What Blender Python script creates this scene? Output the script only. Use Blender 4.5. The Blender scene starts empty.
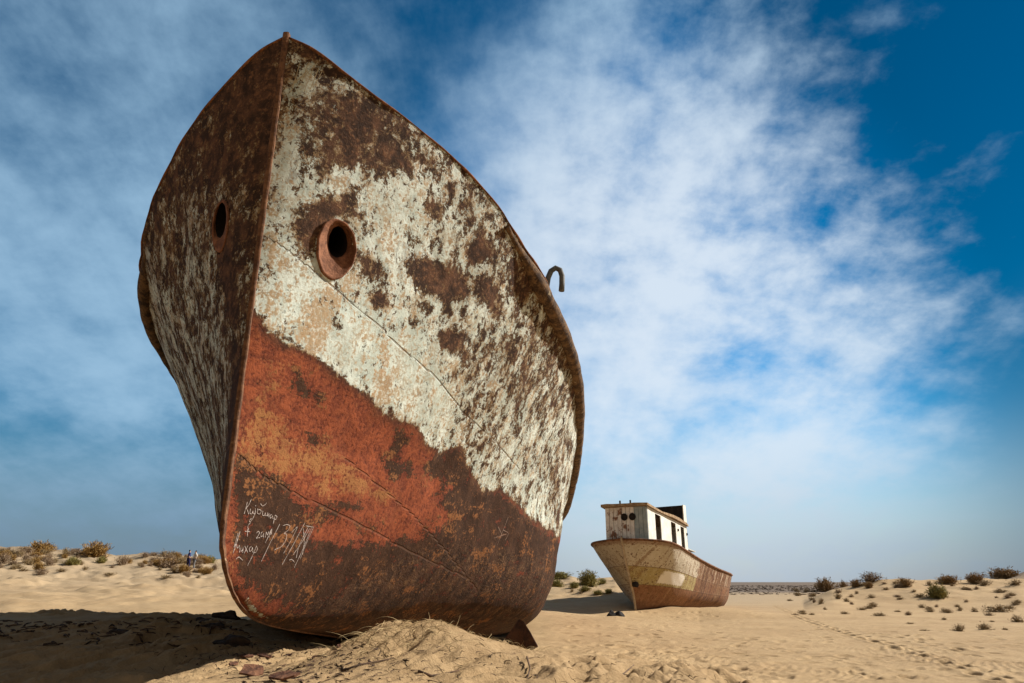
import bpy, bmesh, math, random
import numpy as np
from mathutils import Vector
from mathutils.bvhtree import BVHTree

random.seed(7)
rng = np.random.default_rng(7)
SC = bpy.context.scene
COL = SC.collection
CZ = 1.6                                   # eye height of the photographer above the plain
FOC, PW, PH = 700.0, 1024.0, 683.0
PITCH = math.atan(240.5 / FOC)
cp_, sp_ = math.cos(PITCH), math.sin(PITCH)


def aim(px, py):
    """unit-depth sight line of a photograph point, as measured from the tripod"""
    x = (px - 512) / FOC
    y = (341.5 - py) / FOC
    return np.array([x, cp_ - y * sp_, sp_ + y * cp_])


def at(px, py, Y):
    r = aim(px, py)
    r = r / r[1] * Y
    return Vector((r[0], r[1], r[2] + CZ))


def proj(P):
    x, y, z = P[..., 0], P[..., 1], P[..., 2] - CZ
    d = y * cp_ + z * sp_
    v = -y * sp_ + z * cp_
    return np.stack([512 + FOC * x / d, 341.5 - FOC * v / d], -1)


# ------------------------------------------------------------------ noise
_perm = rng.permutation(512)


def vnoise(x, y, seed=0):
    xi = np.floor(x).astype(int)
    yi = np.floor(y).astype(int)
    fx = x - xi
    fy = y - yi
    fx = fx * fx * fx * (fx * (fx * 6 - 15) + 10)
    fy = fy * fy * fy * (fy * (fy * 6 - 15) + 10)

    def h(a, b):
        return _perm[(_perm[(a + seed * 37) & 511] + b * 7 + seed * 11) & 511] / 511.0
    return (h(xi, yi) * (1 - fx) + h(xi + 1, yi) * fx) * (1 - fy) + (h(xi, yi + 1) * (1 - fx) + h(xi + 1, yi + 1) * fx) * fy


def fbm(x, y, o=4, seed=0, rough=.5):
    s = 0
    a = 1
    t = 0
    for k in range(o):
        s = s + a * (vnoise(x, y, seed + k) - .5)
        t += a
        a *= rough
        x = x * 2.03 + 17.1
        y = y * 2.03 - 9.7
    return s / t * 2


def sstep(a, b, x):
    t = np.clip((x - a) / (b - a), 0, 1)
    return t * t * (3 - 2 * t)


# ------------------------------------------------------------------ objects
def tag(o, label=None, cat=None, group=None, kind=None):
    if label: o['label'] = label
    if cat: o['category'] = cat
    if group: o['group'] = group
    if kind: o['kind'] = kind
    return o


def empty(name, loc, label=None, cat=None, group=None):
    o = bpy.data.objects.new(name, None)
    o.location = loc
    o.empty_display_size = .3
    COL.objects.link(o)
    return tag(o, label, cat, group)


def obj(name, me, mat=None, parent=None):
    o = bpy.data.objects.new(name, me)
    COL.objects.link(o)
    if mat is not None and len(me.materials) == 0: me.materials.append(mat)
    if parent is not None: o.parent = parent
    return o


def mesh_np(name, V, F, smooth=True):
    """V (n,3), F list of face index arrays, all quads or all tris"""
    me = bpy.data.meshes.new(name)
    V = np.asarray(V, dtype=np.float32)
    F = np.asarray(F, dtype=np.int32)
    n, k = F.shape
    me.vertices.add(len(V))
    me.vertices.foreach_set('co', V.ravel())
    me.loops.add(n * k)
    me.loops.foreach_set('vertex_index', F.ravel())
    me.polygons.add(n)
    me.polygons.foreach_set('loop_start', np.arange(0, n * k, k, dtype=np.int32))
    me.polygons.foreach_set('loop_total', np.full(n, k, dtype=np.int32))
    me.polygons.foreach_set('use_smooth', np.full(n, smooth, dtype=bool))
    me.update(calc_edges=True)
    me.validate()
    return me


def grid_faces(nr, nc, closed=False):
    i = np.arange(nr - 1)[:, None]
    j = np.arange(nc if closed else nc - 1)[None, :]
    j2 = (j + 1) % nc
    return np.stack([i * nc + j, i * nc + j2, (i + 1) * nc + j2, (i + 1) * nc + j], -1).reshape(-1, 4)


def attr(me, name, vals):
    a = me.attributes.new(name, 'FLOAT', 'POINT')
    a.data.foreach_set('value', np.asarray(vals, dtype=np.float32))


class MB:
    """collects shapes into one mesh"""
    def __init__(s):
        s.bm = bmesh.new()

    def box(s, c, size, R=None, bev=0):
        r = bmesh.ops.create_cube(s.bm, size=1)
        vs = r['verts']
        for v in vs:
            p = Vector((v.co.x * size[0], v.co.y * size[1], v.co.z * size[2]))
            if R is not None: p = R @ p
            v.co = p + Vector(c)
        if bev:
            es = list({e for v in vs for e in v.link_edges})
            bmesh.ops.bevel(s.bm, geom=es, offset=bev, segments=1, affect='EDGES')
        return s

    def tube(s, pts, r, n=10, cap=True, squash=None):
        pts = [Vector(p) for p in pts]
        rr = r if isinstance(r, (list, tuple)) else [r] * len(pts)
        rings = []
        up = None
        for i, p in enumerate(pts):
            d = (pts[min(i + 1, len(pts) - 1)] - pts[max(i - 1, 0)]).normalized()
            if up is None:
                up = Vector((0, 0, 1)) if abs(d.z) < .9 else Vector((1, 0, 0))
            a = d.cross(up).normalized()
            b = a.cross(d).normalized()
            up = b
            rings.append([s.bm.verts.new(p + (a * math.cos(2 * math.pi * k / n) + b * math.sin(2 * math.pi * k / n)) * rr[i]) for k in range(n)])
        for A, B in zip(rings[:-1], rings[1:]):
            for k in range(n):
                f = s.bm.faces.new((A[k], A[(k + 1) % n], B[(k + 1) % n], B[k]))
                f.smooth = True
        if cap:
            s.bm.faces.new(rings[0][::-1])
            s.bm.faces.new(rings[-1])
        return s

    def poly(s, pts, thick=None):
        vs = [s.bm.verts.new(p) for p in pts]
        f = s.bm.faces.new(vs)
        if thick is not None:
            r = bmesh.ops.extrude_face_region(s.bm, geom=[f])
            for v in [g for g in r['geom'] if isinstance(g, bmesh.types.BMVert)]:
                v.co += Vector(thick)
        return s

    def build(s, name, mat, parent=None):
        bmesh.ops.recalc_face_normals(s.bm, faces=s.bm.faces)
        me = bpy.data.meshes.new(name)
        s.bm.to_mesh(me)
        s.bm.free()
        return obj(name, me, mat, parent)


# ------------------------------------------------------------------ node helper
class G:
    def __init__(s, nt):
        s.nt = nt

    def n(s, typ, ins=None, **kw):
        nd = s.nt.nodes.new(typ)
        for k, v in kw.items(): setattr(nd, k, v)
        if ins:
            for k, v in ins.items():
                sk = nd.inputs[k]
                if isinstance(v, bpy.types.NodeSocket): s.nt.links.new(v, sk)
                else: sk.default_value = v
        return nd

    def m(s, op, a, b=0.0, c=None, clamp=False):
        ins = {0: a, 1: b}
        if c is not None: ins[2] = c
        return s.n('ShaderNodeMath', ins, operation=op, use_clamp=clamp).outputs[0]

    def add(s, *xs):
        r = xs[0]
        for x in xs[1:]: r = s.m('ADD', r, x)
        return r

    def mul(s, a, b): return s.m('MULTIPLY', a, b)

    def noise(s, vec, scale, detail=5, rough=.55, dist=0.0, centred=True, lac=2.0):
        o = s.n('ShaderNodeTexNoise', {'Vector': vec, 'Scale': scale, 'Detail': detail, 'Roughness': rough, 'Distortion': dist, 'Lacunarity': lac}).outputs[0]
        return s.m('SUBTRACT', o, .5) if centred else o

    def ss(s, x, a, b, lo=0.0, hi=1.0):
        return s.n('ShaderNodeMapRange', {'Value': x, 'From Min': a, 'From Max': b, 'To Min': lo, 'To Max': hi}, interpolation_type='SMOOTHSTEP').outputs[0]

    def mix(s, f, a, b, mode='MIX'):
        nd = s.nt.nodes.new('ShaderNodeMix')
        nd.data_type = 'RGBA'
        nd.blend_type = mode
        for k, v in ((0, f), (6, a), (7, b)):
            if isinstance(v, bpy.types.NodeSocket): s.nt.links.new(v, nd.inputs[k])
            else: nd.inputs[k].default_value = v if k == 0 else (*v, 1) if len(v) == 3 else v
        return nd.outputs[2]

    def att(s, name):
        return s.n('ShaderNodeAttribute', attribute_name=name).outputs['Fac']

    def scalev(s, vec, sc):
        return s.n('ShaderNodeVectorMath', {0: vec, 1: sc}, operation='MULTIPLY').outputs[0]


def new_mat(name):
    m = bpy.data.materials.new(name)
    m.use_nodes = True
    nt = m.node_tree
    for nd in list(nt.nodes): nt.nodes.remove(nd)
    g = G(nt)
    out = g.n('ShaderNodeOutputMaterial')
    b = g.n('ShaderNodeBsdfPrincipled')
    nt.links.new(b.outputs[0], out.inputs[0])
    return m, g, b


def finish(g, b, col, rough=.85, height=None, dist=1.0, strength=1.0, spec=.3):
    if isinstance(col, tuple): b.inputs['Base Color'].default_value = (*col, 1)
    else: g.nt.links.new(col, b.inputs['Base Color'])
    if isinstance(rough, float): b.inputs['Roughness'].default_value = rough
    else: g.nt.links.new(rough, b.inputs['Roughness'])
    b.inputs['Specular IOR Level'].default_value = spec
    if height is not None:
        bp = g.n('ShaderNodeBump', {'Height': height, 'Distance': dist, 'Strength': strength})
        g.nt.links.new(bp.outputs[0], b.inputs['Normal'])


def objco(g): return g.n('ShaderNodeTexCoord').outputs['Object']


def mottled(name, c1, c2, scale=8, rough=.9, bump=.004, c3=None, thr=.1):
    m, g, b = new_mat(name)
    co = objco(g)
    n1 = g.noise(co, scale, 7, .62)
    n2 = g.noise(co, scale * 5, 5, .6)
    col = g.mix(g.ss(g.add(n1, g.mul(n2, .5)), -.15, .18), c1, c2)
    if c3:
        col = g.mix(g.ss(g.add(g.noise(co, scale * .8, 8, .7), g.mul(n2, .3)), thr, thr + .05), col, c3)
    finish(g, b, col, rough, g.add(n1, n2), bump)
    return m


# ------------------------------------------------------------------ ground
PSI, TRIM = math.radians(2.0), math.radians(6.0)
SX, SY = -3.01, 7.5                       # stem of the large ship


def crest(az):
    yc = np.interp(az, [-1.2, -.75, -.43, -.2, .05, .15, .2, .25, .40, .46, .6, .8, 1.5], [95, 92, 92, 80, 64, 62, 62, 62, 55, 60, 62, 60, 60])
    hc = np.interp(az, [-1.2, -.75, -.55, -.43, -.2, .05, .14, .19, .25, .39, .43, .5, .62, .75, .85, 1.5], [5.5, 5.2, 4.6, 3.95, 2.8, 1.65, 1.7, .9, 0, 0, .75, 1.4, 1.45, 1.5, 1.6, 2])
    return yc, hc


FOOT = []                                  # footprints: x, y, dir


def ground(x, y, fine=True):
    """sand height below/above the eye"""
    x = np.asarray(x, float)
    y = np.asarray(y, float)
    z = np.full(x.shape, -1.5)
    sig = lambda t: 1 / (1 + np.exp(-np.clip(t, -40, 40)))
    right = sig(-(x - 2.5 - .18 * (y - 7) + .35 * fbm(x * .5, y * .5, 3, 3)) / .55)
    left = sig(-(x + 4.0) / .9)
    py = np.where(y < 8.6, 1, np.exp(-((y - 8.6) / (2.6 + 9.5 * left)) ** 2))
    z = z + .72 * right * py * sig((y - 3.0) / .6)
    # drift heaped against the port bow
    z = z + .43 * np.exp(-(((x + .88) / np.where(x > -.88, .72, .95)) ** 2 + ((y - 8.0) / .72) ** 2 + .01) ** .66)
    z = z - .26 * np.exp(-((x - .5) / 1.0) ** 2 - ((y - 10.6) / 1.5) ** 2)
    dx = x + .85
    z = z + .02 * np.exp(-((dx - .9) / .9) ** 2 - ((y - 8.25 - .12 * dx) / .55) ** 2)
    z = z - .16 * np.exp(-((x + 2.8) / .8) ** 2 - ((y - 8.6) / 1.5) ** 2)
    # lower hollow left of the bow, small hill under the far boat
    z = z - .08 * np.exp(-((x + 4.8) / 1.6) ** 2 - ((y - 7.2) / 1.4) ** 2)
    z = z - .34 * sig(-(x + 3.55 - .12 * (y - 7)) / .28) * np.exp(-((y - 6.6) / 2.3) ** 2)
    z = z + .30 * np.exp(-((x + 5.4) / .9) ** 2 - ((y - 6.0) / .5) ** 2)
    z = z + .36 * sig(-(x + 3.6) / .8) * np.exp(-((y - 13.5) / 3.2) ** 2)
    z = z + .34 * np.exp(-((x - 9.9) / 2.2) ** 2 - ((y - 37.0) / 2.4) ** 2)
    z = z - .42 * np.exp(-((x - 4.8) / 3.2) ** 2 - ((y - 33.5) / 3.5) ** 2)
    # dunes
    yy = np.maximum(y, 1e-3)
    az = np.where(y > 1, x / yy, np.sign(x) * 9)
    front = (y > 12)
    azc = np.clip(az, -1.2, 1.5)
    yc, hc = crest(azc)
    yc = yc * (1 + .07 * fbm(azc * 9, azc * 0 + 2.2, 3, 5))
    s = yy / yc
    prof = np.where(azc < .3, .25 * sstep(.28, .55, s) + .75 * sstep(.5, 1.0, s), sstep(.62, 1.0, s))
    prof = np.where(s > 1, np.exp(-((s - 1) / .35) ** 2), prof)
    dune = hc * prof * front
    # second crest beyond on the right
    z = z + dune + np.where(front, sstep(.58, .78, azc) * 4.2 * np.exp(-((y - 92) / 15) ** 2), 0)
    amp = sstep(18, 45, np.hypot(x, y)) * (1 - sstep(150, 400, np.hypot(x, y)))
    rise = np.clip(dune / 1.5, 0, 1)
    z = z + amp * (.05 + .62 * rise) * fbm(x * .13, y * .13, 5, 11, .55)
    z = z + amp * rise * (.26 + .35 * (az < .3)) * np.maximum(fbm(x * .4, y * .4, 3, 23), 0)
    z = z - .25 * sstep(100, 260, np.hypot(x, y))
    near = 1 - sstep(25, 50, np.hypot(x, y))
    z = z + near * .035 * fbm(x * .7, y * .7, 4, 31)
    if fine:
        nn = 1 - sstep(13, 22, y)
        # wind-cut ridges on the near bank
        u = x * .80 - y * .60
        v = x * .60 + y * .80
        w = fbm(u * 4.2 + 1.2 * fbm(u * 1.1, v * 1.1, 2, 41), v * 1.0, 4, 43, .6)
        patch = sstep(-.25, .3, fbm(x * .6 + 4, y * .6, 2, 47) + .5 * sstep(-.6, 1.4, x))
        z = z + nn * right * (.02 + .12 * patch) * w
        z = z + nn * .012 * fbm(x * 9, y * 9, 3, 53, .6)
        rp = np.sin(2 * np.pi * (u * 6.2 + v * .6 + 1.1 * fbm(x * 1.3, y * 1.3, 3, 59)))
        z = z + nn * .009 * rp * sstep(-.1, .35, fbm(x * .55 + 9, y * .55, 2, 63) + .25 * right)
        z = z + (1 - sstep(20, 40, y)) * .014 * fbm(x * 3.1, y * 2.2, 3, 57)
    return z


def gz(x, y): return float(ground(np.array([x]), np.array([y]))[0]) + CZ


def on_ground(px, py, y0=4.0, y1=400.0):
    """first point of the sand along a sight line"""
    r = aim(px, py)
    ys = np.geomspace(y0, y1, 3000)
    zs = ground(ys * r[0] / r[1], ys, False)
    hit = np.nonzero(ys * r[2] / r[1] <= zs)[0]
    y = ys[hit[0]] if len(hit) else y1
    return float(y * r[0] / r[1]), float(y)


def mat_sand():
    m, g, b = new_mat('dune_sand')
    co = objco(g)
    n1 = g.noise(co, .35, 5, .55)
    n2 = g.noise(co, 3.5, 6, .6)
    n3 = g.noise(co, 38, 5, .65)
    n4 = g.noise(co, 160, 3, .6)
    pale = g.att('pale')
    col = g.mix(g.ss(g.add(n1, g.mul(n2, .6)), -.25, .25), (.375, .25, .128), (.455, .315, .168))
    col = g.mix(pale, col, (.37, .28, .18))
    col = g.mix(g.mul(g.ss(g.add(n3, g.mul(n2, .5)), .12, .32), .45), col, (.23, .14, .07))
    col = g.mix(g.mul(g.att('bank'), .75), col, g.mix(g.ss(g.add(n2, g.mul(n3, .4)), -.2, .2), (.29, .19, .095), (.39, .265, .14)))
    # crumbs of crust and dung
    v = g.n('ShaderNodeTexVoronoi', {'Vector': co, 'Scale': 7.0, 'Randomness': 1.0})
    sp = g.m('LESS_THAN', g.add(v.outputs['Distance'], g.mul(n3, .12)), .075)
    keep = g.ss(g.noise(co, 1.1, 3, .6), .02, .1)
    sp = g.mul(sp, keep)
    col = g.mix(g.mul(sp, .75), col, (.10, .06, .03))
    far = g.att('scrub')
    col = g.mix(far, col, (.11, .082, .066))
    hgt = g.add(g.mul(n3, .016), g.mul(n4, .006), g.mul(n2, .02), g.mul(sp, .012))
    finish(g, b, col, .95, hgt, 1.0, 1.0, .15)
    return m


def make_ground():
    # footprint trails measured on the flat
    for pts, step in (([(775, 606), (800, 618), (835, 630), (870, 640), (905, 650), (945, 662), (985, 675), (1030, 690)], .42),
                      ([(870, 634), (900, 636), (930, 644), (960, 651), (1000, 655)], .7)):
        P = [np.array(on_ground(*p)) for p in pts]
        side = 1
        for a, c in zip(P[:-1], P[1:]):
            L = np.linalg.norm(c - a)
            d = (c - a) / L
            k = 0
            while k * step < L:
                q = a + d * k * step + np.array([-d[1], d[0]]) * side * .13 + rng.normal(0, .04, 2)
                FOOT.append((q[0], q[1], d[0], d[1], random.uniform(.7, 1.2)))
                side *= -1
                k += 1
    for _ in range(420):                   # old scuffs all over the flat
        px, py = random.uniform(560, 1020), random.uniform(612, 683)
        x, y = on_ground(px, py)
        a = random.uniform(0, 6.28)
        FOOT.append((x, y, math.cos(a), math.sin(a), random.uniform(.25, .6)))
    ang = np.concatenate([np.linspace(-180, -60, 40, endpoint=False), np.linspace(-60, -40, 40, endpoint=False),
                          np.linspace(-40, 40, 860, endpoint=False), np.linspace(40, 60, 40, endpoint=False), np.linspace(60, 180, 40, endpoint=False)])
    ang = np.radians(ang)
    rad = np.concatenate([[.3, 1, 2, 3, 3.8], np.geomspace(4.2, 60, 640), np.geomspace(61, 130, 110), np.geomspace(135, 9000, 60)])
    Rr, A = np.meshgrid(rad, ang, indexing='ij')
    X = Rr * np.sin(A)
    Y = Rr * np.cos(A)
    Z = ground(X, Y)
    for (fx, fy, dx, dy, s) in FOOT:
        r = math.hypot(fx, fy)
        i0, i1 = np.searchsorted(rad, [r - .6, r + .6])
        a = math.atan2(fx, fy)
        j0, j1 = np.searchsorted(ang, [a - .6 / r, a + .6 / r])
        sl = (slice(i0, i1), slice(j0, j1))
        ex = (X[sl] - fx) * dx + (Y[sl] - fy) * dy
        ey = -(X[sl] - fx) * dy + (Y[sl] - fy) * dx
        q = (ex / .19) ** 2 + (ey / .10) ** 2
        Z[sl] += s * (-.075 * np.exp(-q ** 1.5) + .022 * np.exp(-(np.sqrt(q) - 1.5) ** 2 * 3))
    V = np.stack([X, Y, Z + CZ], -1).reshape(-1, 3)
    F = grid_faces(len(rad), len(ang), True)[:, ::-1]
    me = mesh_np('ground', V, F)
    az = np.where(Y > 1, X / np.maximum(Y, .01), 9)
    D = np.hypot(X, Y)
    pale = sstep(30, 75, D) * (1 - sstep(.3, .5, az)) * .75
    scrub = sstep(80, 130, D + 25 * fbm(X * .03, Y * .03, 3, 3)) * .85
    bank = sstep(-1.35, -1.0, Z) * (1 - sstep(12, 17, D))
    attr(me, 'bank', bank.ravel())
    attr(me, 'pale', pale.ravel())
    attr(me, 'scrub', scrub.ravel())
    o = obj('ground', me, mat_sand())
    tag(o, 'wide sheet of tan desert sand with drifts, footprints and low dunes', 'sand', kind='structure')
    return o


# ------------------------------------------------------------------ large ship
def lerp(t, xs, ys):
    return np.interp(t, xs, ys)


def pchip(xs, ys):
    xs = np.array(xs, float)
    ys = np.array(ys, float)
    h = np.diff(xs)
    d = np.diff(ys) / h
    m = np.zeros(len(xs))
    for i in range(1, len(xs) - 1):
        if d[i - 1] * d[i] > 0:
            w1, w2 = 2 * h[i] + h[i - 1], h[i] + 2 * h[i - 1]
            m[i] = (w1 + w2) / (w1 / d[i - 1] + w2 / d[i])
    m[0], m[-1] = d[0], d[-1]

    def fn(t):
        t = np.clip(np.asarray(t, float), xs[0], xs[-1])
        k = np.clip(np.searchsorted(xs, t) - 1, 0, len(h) - 1)
        u = (t - xs[k]) / h[k]
        return ((1 + 2 * u) * (1 - u) ** 2 * ys[k] + u * (1 - u) ** 2 * h[k] * m[k] + u * u * (3 - 2 * u) * ys[k + 1] + u * u * (u - 1) * h[k] * m[k + 1])
    return fn


LEN = 25.0
g_b = pchip([0, .08, .25, .5, 1, 1.5, 2, 2.5, 3, 3.5, 4, 5, 6, 8, 12, 19, 22, 25], [.02, .34, .74, 1.14, 1.74, 2.22, 2.67, 3.02, 3.27, 3.47, 3.60, 3.84, 4.0, 4.18, 4.26, 4.15, 3.8, 2.9])
g_z = pchip([0, .25, .5, 1, 1.5, 2, 2.5, 3, 3.5, 4, 5, 6, 8, 12, 17, 25], [6.86, 6.48, 6.27, 6.0, 5.78, 5.52, 5.2, 4.96, 4.82, 4.72, 4.58, 4.44, 4.05, 3.35, 2.85, 2.6])
r_z = pchip([2.3, 2.6, 4, 6, 8, 12, 17, 25], [5.22, 5.08, 4.46, 4.08, 3.58, 2.88, 2.38, 2.05])
r_b = pchip([2.3, 2.6, 4, 6, 8, 12, 17, 20, 25], [2.9, 3.0, 3.57, 4.02, 4.22, 4.30, 4.24, 4.1, 2.95])
ZM = 1.6


_keel = pchip([0, .03, .10, .20, .31, .50, .71, 1.05, 1.42, 2.2, 4, 8, 14, 25], [.62, .38, .27, .13, .02, -.13, -.24, -.37, -.45, -.56, -.76, -1.15, -1.65, -2.3])


def keel_z(t):
    return _keel(t)


def mid_b(t):
    u = np.clip(np.asarray(t, float) / 9.2, 0, 1)
    b = 3.90 * (1 - (1 - u) ** 1.28)
    return b * (1 - .3 * sstep(19, 25, np.asarray(t, float)) ** 2)


def half_breadth(t, z):
    """half breadth of the hull t metres aft of the stem at height z (eye = 0)"""
    gb, gzv, mb, kz = g_b(t), g_z(t), mid_b(t), keel_z(t)
    zm = np.minimum(ZM, gzv - 1.2)
    # sections bulge out to the rubbing strake where there is one
    q = np.clip((z - zm) / (gzv - zm), 0, 1)
    e = 1.05
    up = mb + (gb - mb) * q ** e
    has = sstep(2.4, 3.4, t)
    rb, rz = r_b(t), r_z(t)
    q2 = np.clip((z - zm) / np.maximum(rz - zm, .2), 0, 1)
    low2 = mb + (rb - mb) * q2 ** 1.1
    hi2 = rb + (gb - rb) * np.clip((z - rz) / np.maximum(gzv - rz, .05), 0, 1)
    up = up * (1 - has) + np.where(z < rz, low2, hi2) * has
    k = 2.9 + 3.6 * sstep(2, 9, t)
    w = np.clip((zm - z) / np.maximum(zm - kz, .05), 0, 1)
    dn = mb * (1 - (.30 - .18 * sstep(4, 9, t)) * w) * np.sqrt(np.clip(1 - w ** k, 0, 1))
    return np.where(z >= zm, up, dn)


def ship_xyz(t, b, z, side):
    return np.stack([SX + t * math.sin(PSI) + side * b * math.cos(PSI), SY + t * math.cos(PSI) - side * b * math.sin(PSI), z + CZ], -1)


# sample columns
TT = np.concatenate([np.linspace(0, 1, 34, endpoint=False) ** 1.6 * .8, np.linspace(.8, 10, 250, endpoint=False), np.linspace(10, LEN, 70)])
NS = 190


def dents(t, z, side):
    d = .042 * fbm(t * .9 + 3, z * .8, 3, 61 + 5 * side) + .020 * fbm(t * 2.0, z * 2.0, 3, 67 + 5 * side)
    # plates pulled in between the frames
    fr = .5 - .5 * np.cos(t / .62 * 2 * np.pi)
    d = d - .014 * fr * sstep(.6, 2, t)
    return d * sstep(.15, 1.2, t)


def hull_side(side):
    T = TT[:, None] * np.ones((1, NS))
    s = np.linspace(0, 1, NS)[None, :]
    kz, gzv = keel_z(TT)[:, None], g_z(TT)[:, None]
    gzv = gzv + .022 * fbm(TT * 2.5, TT * 0 + side, 3, 71)[:, None] * sstep(.1, .5, TT)[:, None]
    sw = s ** (1.0 + .45 * sstep(3, 9, T))     # crowd rows at the turn of the bilge
    Z = kz + (gzv - kz) * sw
    B = half_breadth(T, np.minimum(Z, g_z(TT)[:, None]))
    B = np.where(s == 0, 0.0, np.maximum(B, 0.0))
    B = B + dents(T, Z, side) * sstep(.25, .8, B)
    return T, Z, B


PORT = hull_side(1)
STBD = hull_side(-1)
P_PORT = ship_xyz(PORT[0], PORT[2], PORT[1], 1)
P_STBD = ship_xyz(STBD[0], STBD[2], STBD[1], -1)
UV_PORT = proj(P_PORT)
UV_STBD = proj(P_STBD)


def survey(px, py, side=1):
    """hull coordinates (t, z) of the shell point that lies at a photograph point"""
    UVs, (T, Z, B) = (UV_PORT, PORT) if side > 0 else (UV_STBD, STBD)
    P = P_PORT if side > 0 else P_STBD
    d = (UVs[..., 0] - px) ** 2 + (UVs[..., 1] - py) ** 2 + .5 * np.maximum(T - 9, 0) ** 2
    d = d + np.where((UVs[..., 0] - px) ** 2 + (UVs[..., 1] - py) ** 2 > 60, 0, .02 * P[..., 1])
    i = np.unravel_index(np.argmin(d), d.shape)
    return float(T[i]), float(Z[i])


def curve_of(pix, side=1):
    c = sorted(survey(*p, side) for p in pix)
    return np.array([a for a, _ in c]), np.array([b for _, b in c])


def in_patch(T, Z, pix, soft=.10, side=1):
    """1 inside a blotch outlined on the shell, 0 outside, soft edge in metres"""
    q = np.array([survey(*p, side) for p in pix])
    out = np.full(T.shape, 1e9)
    ins = np.zeros(T.shape, bool)
    n = len(q)
    for i in range(n):
        a, c = q[i], q[(i + 1) % n]
        e = c - a
        L2 = max((e ** 2).sum(), 1e-9)
        h = np.clip(((T - a[0]) * e[0] + (Z - a[1]) * e[1]) / L2, 0, 1)
        out = np.minimum(out, np.hypot(T - a[0] - h * e[0], Z - a[1] - h * e[1]))
        cond = ((a[1] > Z) != (c[1] > Z)) & (T < (c[0] - a[0]) * (Z - a[1]) / (c[1] - a[1] + 1e-12) + a[0])
        ins ^= cond
    sd = np.where(ins, -out, out)
    return 1 - sstep(-soft, soft, sd)


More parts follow.
